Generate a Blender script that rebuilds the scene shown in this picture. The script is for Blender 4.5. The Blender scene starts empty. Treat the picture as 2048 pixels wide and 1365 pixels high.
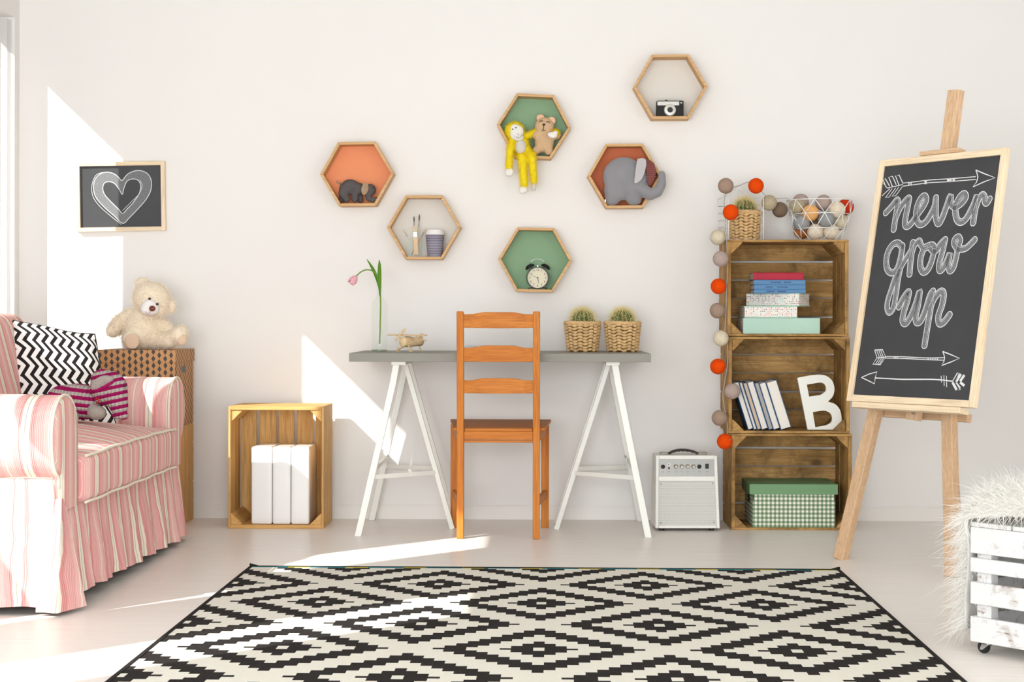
import bpy, bmesh, math, random
import numpy as np
from mathutils import Vector, Matrix, Euler
from mathutils.geometry import tessellate_polygon

random.seed(7)
RNG = np.random.default_rng(7)
SC = bpy.context.scene
COL = SC.collection
PI = math.pi

# ------------------------------------------------------------------ camera
F_PX, HZ, YAW, ROLL, EYE = 3300.0, 640.0, 0.0185, 0.0018, 0.867
_c, _s = math.cos(YAW), math.sin(YAW)
RGT, FWD, UP = Vector((_c, _s, 0)), Vector((-_s, _c, 0)), Vector((0, 0, 1))
cam_d = bpy.data.cameras.new('camera')
cam = bpy.data.objects.new('camera', cam_d)
COL.objects.link(cam)
cam_d.sensor_width = 36.0
cam_d.lens = F_PX / 2048 * 36
cam_d.shift_y = (HZ - 682.5) / 2048
cam_d.clip_start, cam_d.clip_end = 0.05, 100
rx = (RGT + UP * ROLL).normalized()
uy = (UP - RGT * ROLL).normalized()
M = Matrix((rx, uy, -FWD)).transposed().to_4x4()
M.translation = (0, 0, EYE)
cam.matrix_world = M
SC.camera = cam

# ------------------------------------------------------------------ world, sun, window daylight, front fill
w = bpy.data.worlds.new('world')
SC.world = w
w.use_nodes = True
bg = w.node_tree.nodes['Background']
bg.inputs[0].default_value = (0.935, 0.968, 1.0, 1)
bg.inputs[1].default_value = 0.3

def lamp(name, kind, energy, color=(1, 1, 1), loc=(0, 0, 0), direction=(0, 0, -1), **kw):
    d = bpy.data.lights.new(name, kind)
    d.energy = energy
    d.color = color
    for k, v in kw.items():
        setattr(d, k, v)
    o = bpy.data.objects.new(name, d)
    COL.objects.link(o)
    o.location = loc
    o.rotation_euler = Vector(direction).to_track_quat('-Z', 'Y').to_euler()
    return o

lamp('sun', 'SUN', 8.0, (1.0, 0.965, 0.91), (-6, 0, 6), (1.0, 1.0, -0.97), angle=0.009)
lamp('window_daylight', 'AREA', 22.0, (0.94, 0.97, 1.0), (-2.15, 3.6, 1.5), (1.0, 0.2, -0.32),
     shape='RECTANGLE', size=3.2, size_y=2.0)

lamp('front_fill', 'AREA', 330.0, (0.925, 0.975, 1.0), (-1.0, -0.6, 0.9), (0.09, 1.0, -0.06),  # added fill lamp behind the camera, brightens walls and fronts
     shape='RECTANGLE', size=4.5, size_y=2.0)

SC.view_settings.view_transform = 'Standard'
SC.view_settings.look = 'None'
SC.view_settings.gamma = 1.0
SC.view_settings.use_curve_mapping = False
SC.view_settings.exposure = -0.12

# ------------------------------------------------------------------ measuring the photograph
def ray(px, py):
    x = (px - 1024) / F_PX
    y = -(py - HZ - ROLL * (px - 1024)) / F_PX
    return RGT * x + FWD + UP * y

def at(px, py, Y):            # the point of the plane at depth Y seen at that pixel
    r = ray(px, py)
    return Vector((0, 0, EYE)) + r * (Y / r.y)

def gp(px, py, z=0.0):        # the point of the level plane z seen at that pixel
    r = ray(px, py)
    return Vector((0, 0, EYE)) + r * ((z - EYE) / r.z)

# ------------------------------------------------------------------ scene helpers
def tag(o, label=None, cat=None, group=None, kind=None):
    if label: o['label'] = label
    if cat: o['category'] = cat
    if group: o['group'] = group
    if kind: o['kind'] = kind
    return o

def thing(name, label, cat, loc=(0, 0, 0), rot=(0, 0, 0), group=None):
    o = bpy.data.objects.new(name, None)
    o.empty_display_size = 0.05
    COL.objects.link(o)
    o.location = loc
    o.rotation_euler = rot if hasattr(rot, '__len__') else (0, 0, rot)
    return tag(o, label, cat, group)

def mw(o):
    m = Matrix.LocRotScale(o.location, o.rotation_euler, o.scale)
    return mw(o.parent) @ m if o.parent else m

def copy_tree(o, parent=None):
    c = o.copy()
    COL.objects.link(c)
    c.parent = parent
    for ch in [x for x in bpy.data.objects if x.parent == o]:
        copy_tree(ch, c)
    return c

def basis(d, up=(0, 0, 1)):
    """columns: x, y, z with z along d"""
    z = Vector(d).normalized()
    u = Vector(up)
    if abs(z.dot(u.normalized())) > 0.999:
        u = Vector((0, 1, 0))
    x = u.cross(z).normalized()
    y = z.cross(x)
    return Matrix((x, y, z)).transposed()

class MB:
    def __init__(s):
        s.v, s.f, s.m, s.uv = [], [], [], []

    def add(s, verts, faces, mi=0, uvs=None):
        n = len(s.v)
        s.v.extend([tuple(p) for p in verts])
        for k, fc in enumerate(faces):
            s.f.append([n + i for i in fc])
            s.m.append(mi)
            s.uv.append(uvs[k] if uvs else None)
        return s

    def box(s, c, size, rot=None, mi=0, taper=1.0):
        hx, hy, hz = size[0] / 2, size[1] / 2, size[2] / 2
        vs = []
        for z in (-1, 1):
            t = taper if z > 0 else 1
            for x, y in ((-1, -1), (1, -1), (1, 1), (-1, 1)):
                p = Vector((x * hx * t, y * hy * t, z * hz))
                if rot is not None: p = rot @ p
                vs.append(p + Vector(c))
        return s.add(vs, [(3, 2, 1, 0), (4, 5, 6, 7), (0, 1, 5, 4), (1, 2, 6, 5), (2, 3, 7, 6), (3, 0, 4, 7)], mi)

    def bx(s, x0, x1, y0, y1, z0, z1, mi=0):
        return s.box(((x0 + x1) / 2, (y0 + y1) / 2, (z0 + z1) / 2), (abs(x1 - x0), abs(y1 - y0), abs(z1 - z0)), None, mi)

    def bar(s, p0, p1, w, d, up=(0, 0, 1), mi=0, taper=1.0):
        p0, p1 = Vector(p0), Vector(p1)
        R = basis(p1 - p0, up)
        return s.box((p0 + p1) / 2, (w, d, (p1 - p0).length), R, mi, taper)

    def tube(s, pts, r, n=8, closed=False, mi=0, caps=True):
        pts = [Vector(p) for p in pts]
        N = len(pts)
        rs = r if hasattr(r, '__len__') else [r] * N
        base = len(s.v)
        prev = None
        for i, p in enumerate(pts):
            a = pts[(i - 1) % N] if (closed or i > 0) else p
            b = pts[(i + 1) % N] if (closed or i < N - 1) else p
            t = (b - a)
            t = t.normalized() if t.length > 1e-9 else Vector((0, 0, 1))
            if prev is None:
                x = basis(t).col[0].copy()
            else:
                x = prev - t * prev.dot(t)
                x = x.normalized() if x.length > 1e-6 else basis(t).col[0].copy()
            prev = x
            y = t.cross(x)
            for k in range(n):
                a_ = 2 * PI * k / n
                s.v.append(tuple(p + (x * math.cos(a_) + y * math.sin(a_)) * rs[i]))
        for i in range(N if closed else N - 1):
            j = (i + 1) % N
            for k in range(n):
                k2 = (k + 1) % n
                s.f.append([base + i * n + k, base + i * n + k2, base + j * n + k2, base + j * n + k])
                s.m.append(mi); s.uv.append(None)
        if caps and not closed:
            s.f.append([base + k for k in range(n)][::-1]); s.m.append(mi); s.uv.append(None)
            s.f.append([base + (N - 1) * n + k for k in range(n)]); s.m.append(mi); s.uv.append(None)
        return s

    def lathe(s, prof, n=32, c=(0, 0, 0), rot=None, mi=0, cap=True):
        base = len(s.v)
        c = Vector(c)
        for r, z in prof:
            for k in range(n):
                a = 2 * PI * k / n
                p = Vector((r * math.cos(a), r * math.sin(a), z))
                if rot is not None: p = rot @ p
                s.v.append(tuple(p + c))
        for i in range(len(prof) - 1):
            for k in range(n):
                k2 = (k + 1) % n
                s.f.append([base + i * n + k, base + i * n + k2, base + (i + 1) * n + k2, base + (i + 1) * n + k])
                s.m.append(mi); s.uv.append(None)
        if cap:
            if prof[0][0] > 1e-6:
                s.f.append([base + k for k in range(n)][::-1]); s.m.append(mi); s.uv.append(None)
            if prof[-1][0] > 1e-6:
                L = base + (len(prof) - 1) * n
                s.f.append([L + k for k in range(n)]); s.m.append(mi); s.uv.append(None)
        return s

    def cyl(s, p0, p1, r, n=20, mi=0, r2=None):
        p0, p1 = Vector(p0), Vector(p1)
        return s.lathe([(r, 0), (r if r2 is None else r2, (p1 - p0).length)], n, p0, basis(p1 - p0), mi)

    def ball(s, c, r, nu=24, nv=14, rot=None, mi=0):
        rr = r if hasattr(r, '__len__') else (r, r, r)
        base = len(s.v)
        for i in range(nv + 1):
            th = PI * i / nv
            for k in range(nu):
                a = 2 * PI * k / nu
                p = Vector((rr[0] * math.sin(th) * math.cos(a), rr[1] * math.sin(th) * math.sin(a), -rr[2] * math.cos(th)))
                if rot is not None: p = rot @ p
                s.v.append(tuple(p + Vector(c)))
        for i in range(nv):
            for k in range(nu):
                k2 = (k + 1) % nu
                s.f.append([base + i * nu + k, base + i * nu + k2, base + (i + 1) * nu + k2, base + (i + 1) * nu + k])
                s.m.append(mi); s.uv.append(None)
        return s

    def prism(s, poly, d0, d1, frame=None, holes=(), mi=0):
        """2-D polygon (with holes) extruded from d0 to d1 along the frame's z; frame = 4x4"""
        rings = [list(poly)] + [list(h) for h in holes]
        flat = [p for r in rings for p in r]
        tris = tessellate_polygon([[Vector((p[0], p[1], 0)) for p in r] for r in rings])
        fr = frame or Matrix.Identity(4)
        n = len(flat)
        vs = [fr @ Vector((p[0], p[1], d0)) for p in flat] + [fr @ Vector((p[0], p[1], d1)) for p in flat]
        fs = []
        for t in tris:
            a, b, c = [Vector(flat[i]) for i in t]
            cr = (b.x - a.x) * (c.y - a.y) - (b.y - a.y) * (c.x - a.x)
            tt = tuple(t) if cr > 0 else tuple(reversed(t))
            fs.append([i + n for i in tt]); fs.append(list(reversed(tt)))
        k = 0
        for r in rings:
            ar = sum(r[i][0] * r[(i + 1) % len(r)][1] - r[(i + 1) % len(r)][0] * r[i][1] for i in range(len(r)))
            for i in range(len(r)):
                a, b = k + i, k + (i + 1) % len(r)
                hole = r is not rings[0]
                if (ar > 0) != hole: fs.append([a, b, b + n, a + n])
                else: fs.append([b, a, a + n, b + n])
            k += len(r)
        return s.add(vs, fs, mi)

    def grid(s, fn, nu, nv, mi=0, uvfn=None, wrap=False):
        base = len(s.v)
        for j in range(nv + 1):
            for i in range(nu + (0 if wrap else 1)):
                s.v.append(tuple(fn(i / nu, j / nv)))
        W = nu if wrap else nu + 1
        for j in range(nv):
            for i in range(nu):
                i2 = (i + 1) % W if wrap else i + 1
                s.f.append([base + j * W + i, base + j * W + i2, base + (j + 1) * W + i2, base + (j + 1) * W + i])
                s.m.append(mi)
                if uvfn:
                    s.uv.append([uvfn(i / nu, j / nv), uvfn((i + 1) / nu, j / nv), uvfn((i + 1) / nu, (j + 1) / nv), uvfn(i / nu, (j + 1) / nv)])
                else: s.uv.append(None)
        return s

    def rbox(s, c, size, r, n=8, crown=0.0, rot=None, uvax=None, mi=0, warp=None):
        """rounded box; uvax(P)->uv"""
        h = Vector(size) / 2
        for ax in range(3):
            for sg in (-1, 1):
                a, b = (ax + 1) % 3, (ax + 2) % 3
                base = len(s.v)
                loc = []
                for j in range(n + 1):
                    for i in range(n + 1):
                        q = Vector((0, 0, 0))
                        q[ax] = sg
                        # cluster samples near edges
                        q[a] = math.sin((i / n * 2 - 1) * PI / 2)
                        q[b] = math.sin((j / n * 2 - 1) * PI / 2)
                        P = Vector((q.x * h.x, q.y * h.y, q.z * h.z))
                        I = Vector([max(-(h[k] - r), min(h[k] - r, P[k])) for k in range(3)])
                        d = P - I
                        if d.length > 1e-9: P = I + d.normalized() * r
                        if crown: P.z += crown * (1 - (P.x / h.x) ** 2) * (1 - (P.y / h.y) ** 2) * (P.z / h.z)
                        if warp: P = warp(P)
                        loc.append(P.copy())
                        if rot is not None: P = rot @ P
                        s.v.append(tuple(P + Vector(c)))
                for j in range(n):
                    for i in range(n):
                        q = [j * (n + 1) + i, j * (n + 1) + i + 1, (j + 1) * (n + 1) + i + 1, (j + 1) * (n + 1) + i]
                        if sg < 0: q = q[::-1]
                        s.f.append([base + k for k in q]); s.m.append(mi)
                        s.uv.append([uvax(loc[k], ax) for k in q] if uvax else None)
        return s

    def build(s, name, mats, parent=None, world=False, smooth=False, bevel=0.0, segs=2, weld=False, angle=None, link=True):
        me = bpy.data.meshes.new(name)
        V = s.v
        if world and parent is not None:
            inv = mw(parent).inverted()
            V = [tuple(inv @ Vector(p)) for p in V]
        me.from_pydata(V, [], s.f)
        for m in (mats if isinstance(mats, (list, tuple)) else [mats]):
            me.materials.append(m)
        if any(s.m):
            me.polygons.foreach_set('material_index', s.m)
        if any(u is not None for u in s.uv):
            L = me.uv_layers.new(name='UVMap')
            fl = []
            for fc, u in zip(s.f, s.uv):
                for k in range(len(fc)):
                    fl.extend(u[k] if u else (0, 0))
            L.data.foreach_set('uv', fl)
        if weld:
            bm = bmesh.new(); bm.from_mesh(me)
            bmesh.ops.remove_doubles(bm, verts=bm.verts, dist=1e-5)
            bm.to_mesh(me); bm.free()
        if smooth:
            me.polygons.foreach_set('use_smooth', [True] * len(me.polygons))
            if angle: me.set_sharp_from_angle(angle=angle)
        me.update()
        o = bpy.data.objects.new(name, me)
        if link: COL.objects.link(o)
        if parent is not None: o.parent = parent
        if bevel:
            b = o.modifiers.new('edge', 'BEVEL')
            b.width = bevel; b.segments = segs; b.limit_method = 'ANGLE'; b.angle_limit = 0.6
            b.harden_normals = False
        return o

# ------------------------------------------------------------------ soft bodies: overlapping volumes merged into one skin
BLOBS = []

def capsule(mb, p0, p1, r0, r1, n=14):
    p0, p1 = Vector(p0), Vector(p1)
    L = (p1 - p0).length
    prof = []
    for i in range(6): 
        a = -PI / 2 + PI / 2 * i / 5
        prof.append((max(1e-5, r0 * math.cos(a)), r0 * math.sin(a)))
    for i in range(6):
        a = PI / 2 * i / 5
        prof.append((max(1e-5, r1 * math.cos(a)), L + r1 * math.sin(a)))
    mb.lathe(prof, n, p0, basis(p1 - p0), cap=True)

def blob(name, prims, voxel, mat, parent=None, iters=6):
    mb = MB()
    for p in prims:
        if p[0] == 'e':
            R = Euler(p[3]).to_matrix() if len(p) > 3 else None
            mb.ball(p[1], p[2], 20, 12, R)
        else:
            capsule(mb, *p[1:])
    o = mb.build(name, mat, parent, smooth=True, weld=True)
    r = o.modifiers.new('skin', 'REMESH')
    r.mode = 'VOXEL'; r.voxel_size = voxel; r.use_smooth_shade = True
    sm = o.modifiers.new('soft', 'SMOOTH')
    sm.factor = 0.5; sm.iterations = iters
    BLOBS.append(o)
    return o

def bake_blobs():
    bpy.context.view_layer.update()
    dg = bpy.context.evaluated_depsgraph_get()
    new = [(o, bpy.data.meshes.new_from_object(o.evaluated_get(dg))) for o in BLOBS]
    for o, me in new:
        old = o.data
        o.modifiers.clear()
        me.name = old.name
        o.data = me
        me.polygons.foreach_set('use_smooth', [True] * len(me.polygons))

def inside(p, prim, grow=1.0):
    if prim[0] == 'e':
        q = Vector(p) - Vector(prim[1])
        if len(prim) > 3: q = Euler(prim[3]).to_matrix().transposed() @ q
        r = prim[2] if hasattr(prim[2], '__len__') else (prim[2],) * 3
        return (q.x / r[0]) ** 2 + (q.y / r[1]) ** 2 + (q.z / r[2]) ** 2 < grow
    a, b = Vector(prim[1]), Vector(prim[2])
    t = max(0, min(1, (Vector(p) - a).dot(b - a) / max(1e-9, (b - a).length_squared)))
    r = prim[3] + (prim[4] - prim[3]) * t
    return (Vector(p) - a.lerp(b, t)).length_squared < r * r * grow

def sample_skin(prims, n):
    """points and normals on the outside of a set of volumes"""
    areas = []
    for p in prims:
        if p[0] == 'e':
            r = p[2] if hasattr(p[2], '__len__') else (p[2],) * 3
            areas.append((r[0] * r[1] + r[1] * r[2] + r[0] * r[2]) * 4.2)
        else:
            areas.append(2 * PI * (p[3] + p[4]) / 2 * ((Vector(p[2]) - Vector(p[1])).length + p[3] + p[4]))
    out = []
    tot = sum(areas)
    for p, a in zip(prims, areas):
        others = [q for q in prims if q is not p]
        for _ in range(int(n * a / tot)):
            d = Vector(RNG.normal(size=3)).normalized()
            if p[0] == 'e':
                r = p[2] if hasattr(p[2], '__len__') else (p[2],) * 3
                q = Vector((d.x * r[0], d.y * r[1], d.z * r[2]))
                nn = Vector((d.x / r[0], d.y / r[1], d.z / r[2])).normalized()
                if len(p) > 3:
                    R = Euler(p[3]).to_matrix(); q = R @ q; nn = R @ nn
                pt = Vector(p[1]) + q
            else:
                a0, b0 = Vector(p[1]), Vector(p[2])
                t = RNG.random() * 1.3 - 0.15
                tc = max(0, min(1, t)); r = p[3] + (p[4] - p[3]) * tc
                ax = (b0 - a0).normalized()
                dd = d - ax * d.dot(ax) if 0 < t < 1 else d
                if (t <= 0 and d.dot(ax) > 0) or (t >= 1 and d.dot(ax) < 0): dd = d - ax * 2 * d.dot(ax)
                dd.normalize(); pt = a0.lerp(b0, tc) + dd * r; nn = dd
            if any(inside(pt, q, 0.97) for q in others): continue
            out.append((pt, nn))
    return out

def fur(name, samples, length, width, mat, parent, droop=0.35, spread=0.5, segs=3, world=False, comb=None):
    n = len(samples)
    P = np.array([s[0] for s in samples], dtype=float)
    Nn = np.array([s[1] for s in samples], dtype=float)
    if world:
        inv = mw(parent).inverted()
        P = np.array([inv @ Vector(p) for p in P]); R3 = inv.to_3x3(); Nn = np.array([R3 @ Vector(q) for q in Nn])
    D = Nn + RNG.normal(size=(n, 3)) * spread
    if comb is not None: D = D + np.array(comb)
    D /= np.linalg.norm(D, axis=1)[:, None]
    side = np.cross(D, RNG.normal(size=(n, 3)))
    side /= np.linalg.norm(side, axis=1)[:, None] + 1e-9
    L = length * (0.55 + 0.65 * RNG.random(n))
    curl = RNG.normal(size=(n, 3)) * 0.35
    rows = []
    for k in range(segs + 1):
        t = k / segs
        c = P + D * (L * t)[:, None] + np.array([0, 0, -droop])[None, :] * (L * t * t)[:, None] + curl * (L * t * t)[:, None]
        wv = side * (width * (1 - t * 0.92) / 2)
        rows.append(c - wv); rows.append(c + wv)
    V = np.stack(rows, axis=1).reshape(-1, 3)
    k2 = 2 * (segs + 1)
    quad = np.array([[2 * k, 2 * k + 1, 2 * k + 3, 2 * k + 2] for k in range(segs)])
    Fc = (np.arange(n)[:, None, None] * k2 + quad[None]).reshape(-1, 4)
    me = bpy.data.meshes.new(name)
    me.vertices.add(len(V)); me.vertices.foreach_set('co', V.ravel())
    me.loops.add(Fc.size); me.loops.foreach_set('vertex_index', Fc.ravel().astype(np.int32))
    me.polygons.add(len(Fc)); me.polygons.foreach_set('loop_start', np.arange(0, Fc.size, 4, dtype=np.int32))
    me.polygons.foreach_set('use_smooth', np.ones(len(Fc), dtype=bool))
    me.update(calc_edges=True)
    me.materials.append(mat)
    o = bpy.data.objects.new(name, me); COL.objects.link(o); o.parent = parent
    o['kind'] = 'stuff'
    return o

def text_mb(mb, txt, size, M4, mi=0):
    cu = bpy.data.curves.new('t', 'FONT'); cu.body = txt; cu.size = size; cu.align_x = 'CENTER'; cu.align_y = 'CENTER'
    cu.resolution_u = 3
    o = bpy.data.objects.new('t', cu); COL.objects.link(o)
    bpy.context.view_layer.update()
    me = bpy.data.meshes.new_from_object(o.evaluated_get(bpy.context.evaluated_depsgraph_get()))
    mb.add([M4 @ v.co for v in me.vertices], [list(p.vertices) for p in me.polygons], mi)
    bpy.data.objects.remove(o); bpy.data.curves.remove(cu); bpy.data.meshes.remove(me)

# ------------------------------------------------------------------ materials
def S(r, g, b):
    f = lambda c: (c / 255) / 12.92 if c / 255 <= 0.04045 else ((c / 255 + 0.055) / 1.055) ** 2.4
    return (f(r), f(g), f(b), 1)

class NT:
    def __init__(s, name):
        s.m = bpy.data.materials.new(name); s.m.use_nodes = True
        s.t = s.m.node_tree; s.p = s.t.nodes['Principled BSDF']; s.out = s.t.nodes['Material Output']
    def n(s, ty, ins=None, **kw):
        nd = s.t.nodes.new(ty)
        for k, v in kw.items(): setattr(nd, k, v)
        for k, v in (ins or {}).items(): s.put(nd.inputs[k], v)
        return nd
    def put(s, sock, v):
        if isinstance(v, bpy.types.NodeSocket): s.t.links.new(v, sock)
        else: sock.default_value = v
    def math(s, op, a, b=0.0, c=None):
        nd = s.t.nodes.new('ShaderNodeMath'); nd.operation = op
        s.put(nd.inputs[0], a); s.put(nd.inputs[1], b)
        if c is not None: s.put(nd.inputs[2], c)
        return nd.outputs[0]
    def mix(s, fac, a, b, blend='MIX'):
        nd = s.t.nodes.new('ShaderNodeMix'); nd.data_type = 'RGBA'; nd.blend_type = blend
        s.put(nd.inputs[0], fac); s.put(nd.inputs[6], a); s.put(nd.inputs[7], b)
        return nd.outputs[2]
    def ramp(s, fac, stops, interp='LINEAR'):
        nd = s.t.nodes.new('ShaderNodeValToRGB'); cr = nd.color_ramp; cr.interpolation = interp
        while len(cr.elements) < len(stops): cr.elements.new(0.5)
        for e, (p, c) in zip(cr.elements, stops):
            e.position = p; e.color = c if hasattr(c, '__len__') else (c, c, c, 1)
        s.put(nd.inputs[0], fac); return nd.outputs[0]
    def coord(s, which='Object', scale=(1, 1, 1), rand=False, rot=(0, 0, 0)):
        v = s.n('ShaderNodeTexCoord').outputs[which]
        if rand:
            r = s.n('ShaderNodeObjectInfo').outputs['Random']
            off = s.n('ShaderNodeCombineXYZ', {0: s.math('MULTIPLY', r, 17.3), 1: s.math('MULTIPLY', r, 9.1), 2: s.math('MULTIPLY', r, 23.7)}).outputs[0]
            va = s.n('ShaderNodeVectorMath', {0: v, 1: off}, operation='ADD'); v = va.outputs[0]
        mp = s.n('ShaderNodeMapping', {0: v, 'Scale': scale, 'Rotation': rot})
        return mp.outputs[0]
    def noise(s, vec, scale, detail=3, rough=0.5, dist=0.0):
        return s.n('ShaderNodeTexNoise', {'Vector': vec, 'Scale': scale, 'Detail': detail, 'Roughness': rough, 'Distortion': dist}).outputs[0]
    def bump(s, h, strength=0.3, dist=0.002):
        b = s.n('ShaderNodeBump', {'Height': h, 'Strength': strength, 'Distance': dist})
        s.t.links.new(b.outputs[0], s.p.inputs['Normal'])
    def base(s, c, rough=0.6, metal=0.0, spec=0.4):
        s.put(s.p.inputs['Base Color'], c); s.put(s.p.inputs['Roughness'], rough)
        s.put(s.p.inputs['Metallic'], metal); s.put(s.p.inputs['Specular IOR Level'], spec)
        return s.m

def plain(name, c, rough=0.55, metal=0.0, spec=0.4, var=0.06, vs=8.0, bump=0.0, bs=60.0, bd=0.001, sheen=0.0):
    t = NT(name)
    v = t.coord('Object', rand=True)
    nz = t.noise(v, vs)
    d = tuple(x * (1 - var * 2) for x in c[:3]) + (1,)
    col = t.mix(nz, d, tuple(min(1, x * (1 + var)) for x in c[:3]) + (1,))
    t.base(col, rough, metal, spec)
    if bump: t.bump(t.noise(v, bs, 4), bump, bd)
    if sheen: t.put(t.p.inputs['Sheen Weight'], sheen)
    return t.m

def wood(name, lo, hi, axis='X', fine=1.0, rough=0.55, knots=0.0, stain=0.0, spec=0.35, bump=0.15, knotc=None):
    t = NT(name)
    k = {'X': (1, 14, 14), 'Y': (14, 1, 14), 'Z': (14, 14, 1)}[axis]
    v = t.coord('Object', k, rand=True)
    g = t.noise(v, 3.2 * fine, 6, 0.62, 0.6)
    col = t.ramp(g, [(0.3, lo), (0.68, hi)])
    k2 = tuple(x * 3.0 if x > 1 else x * 1.2 for x in k)
    v2 = t.coord('Object', k2, rand=True)
    g2 = t.noise(v2, 7 * fine, 3, 0.6)
    col = t.mix(t.ramp(g2, [(0.38, 0.45), (0.55, 0.0)]), col, tuple(x * 0.55 for x in lo[:3]) + (1,))
    r = t.n('ShaderNodeObjectInfo').outputs['Random']
    col = t.mix(t.math('MULTIPLY', r, 0.35), col, lo)
    if stain:
        vs = t.coord('Object', (1, 1, 1), rand=True)
        st = t.ramp(t.noise(vs, 7.0, 6, 0.7, 0.4), [(0.44, 0.0), (0.68, 1.0)])
        col = t.mix(t.math('MULTIPLY', st, stain), col, tuple(x * 0.16 for x in lo[:3]) + (1,))
    if knots:
        kk = {'X': (1, 2.0, 2.0), 'Y': (2.0, 1, 2.0), 'Z': (2.0, 2.0, 1)}[axis]
        vk = t.coord('Object', kk, rand=True)
        vo = t.n('ShaderNodeTexVoronoi', {'Vector': vk, 'Scale': knots, 'Randomness': 1.0})
        kn = t.ramp(vo.outputs['Distance'], [(0.06, 1.0), (0.13, 0.0)])
        col = t.mix(t.math('MULTIPLY', kn, 0.85), col, knotc or tuple(x * 0.3 for x in lo[:3]) + (1,))
    t.base(col, rough, 0, spec)
    if bump: t.bump(g2, bump, 0.0015)
    return t.m

def fur_mat(name, c):
    t = NT(name)
    d = t.n('ShaderNodeBsdfDiffuse', {0: c})
    tl = t.n('ShaderNodeBsdfTranslucent', {0: c})
    mx = t.n('ShaderNodeMixShader', {0: 0.42, 1: d.outputs[0], 2: tl.outputs[0]})
    t.t.links.new(mx.outputs[0], t.out.inputs[0])
    return t.m

M_WALL = plain('wall_paint', S(239, 236, 233), 0.85, spec=0.2, var=0.008, vs=1.2, bump=0.04, bs=300)
M_TRIM = plain('white_trim', S(238, 234, 229), 0.5, var=0.01)
M_CEIL = plain('ceiling_paint', S(214, 213, 211), 0.9, var=0.01)
def _floor():
    t = NT('floor_laminate')
    v = t.coord('Object', (0.35, 9, 1))
    a = t.noise(v, 6, 5, 0.6)
    v2 = t.coord('Object', (0.8, 60, 1))
    b = t.noise(v2, 5, 3, 0.6)
    col = t.mix(a, S(237, 230, 223), S(248, 244, 239))
    col = t.mix(t.ramp(b, [(0.35, 0.55), (0.6, 0.0)]), col, S(226, 216, 207))
    t.base(col, 0.34, 0, 0.35)
    t.bump(b, 0.05, 0.001)
    return t.m
M_FLOOR = _floor()
M_CRATE = {a: wood('crate_wood_' + a.lower(), S(164, 120, 62), S(212, 170, 108), a, 1.0, 0.7, knots=3.2, stain=0.8) for a in 'XYZ'}
M_CRATE_L = {a: wood('fresh_crate_wood_' + a.lower(), S(202, 150, 82), S(234, 190, 124), a, 1.0, 0.65, knots=3.0, stain=0.12) for a in 'XYZ'}
M_CHAIR = {a: wood('antique_pine_' + a.lower(), S(190, 108, 34), S(214, 136, 58), a, 0.7, 0.5, knots=1.6, spec=0.22, bump=0.04, knotc=S(130, 62, 20)) for a in 'XYZ'}
M_OAK = {a: wood('light_oak_' + a.lower(), S(206, 168, 130), S(230, 196, 160), a, 1.2, 0.5, knots=0.8, bump=0.06, knotc=S(150, 105, 70)) for a in 'XYZ'}
M_PINE = {a: wood('pale_pine_' + a.lower(), S(238, 212, 176), S(250, 230, 200), a, 0.8, 0.5, bump=0.04) for a in 'XYZ'}
M_HEX = wood('hexagon_shelf_wood', S(206, 160, 106), S(228, 186, 132), 'X', 0.8, 0.5, bump=0.03)
M_BALSA = wood('balsa_wood', S(226, 196, 150), S(242, 216, 174), 'X', 1.0, 0.6, bump=0.03)
M_BALSA_Y = wood('balsa_wood_lengthwise', S(226, 196, 150), S(242, 216, 174), 'Y', 1.0, 0.6, bump=0.03)
M_DESK = plain('grey_laminate', S(143, 140, 131), 0.55, var=0.03, vs=3, spec=0.3)
M_WHITE_METAL = plain('white_powder_coat', S(236, 235, 228), 0.35, var=0.01)
M_WIRE = plain('white_wire', S(246, 245, 242), 0.35, var=0.01)
M_CHROME = plain('polished_steel', S(200, 200, 198), 0.22, 1.0, var=0.02)
M_BLACK = plain('black_plastic', S(20, 20, 20), 0.35, var=0.05)
M_DARK = plain('dark_fitting', S(48, 44, 42), 0.6, var=0.05)
M_GLOSS_WHITE = plain('white_plastic', S(240, 238, 236), 0.25, var=0.01)
M_PAPER = plain('book_paper', S(232, 224, 210), 0.8, var=0.03, vs=30)
def _glass():
    t = NT('clear_glass')
    lw = t.n('ShaderNodeLayerWeight', {0: 0.35})
    tr = t.n('ShaderNodeBsdfTransparent', {0: (0.985, 0.992, 0.986, 1)})
    gl = t.n('ShaderNodeBsdfGlossy', {0: (0.92, 0.95, 0.92, 1), 'Roughness': 0.03})
    fac = t.ramp(lw.outputs['Facing'], [(0.25, 0.004), (0.6, 0.035), (0.92, 0.34)])
    mx = t.n('ShaderNodeMixShader', {0: fac, 1: tr.outputs[0], 2: gl.outputs[0]})
    t.t.links.new(mx.outputs[0], t.out.inputs[0])
    return t.m
M_GLASS = _glass()
# ================================================================== THE ROOM
WY = 7.17          # back wall
LX = -2.288        # inner face of the left wall
def struct(name, mb, m, parent=None, **kw):
    o = mb.build(name, m, parent, **kw)
    if parent is None: o['kind'] = 'structure'
    return o

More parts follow.
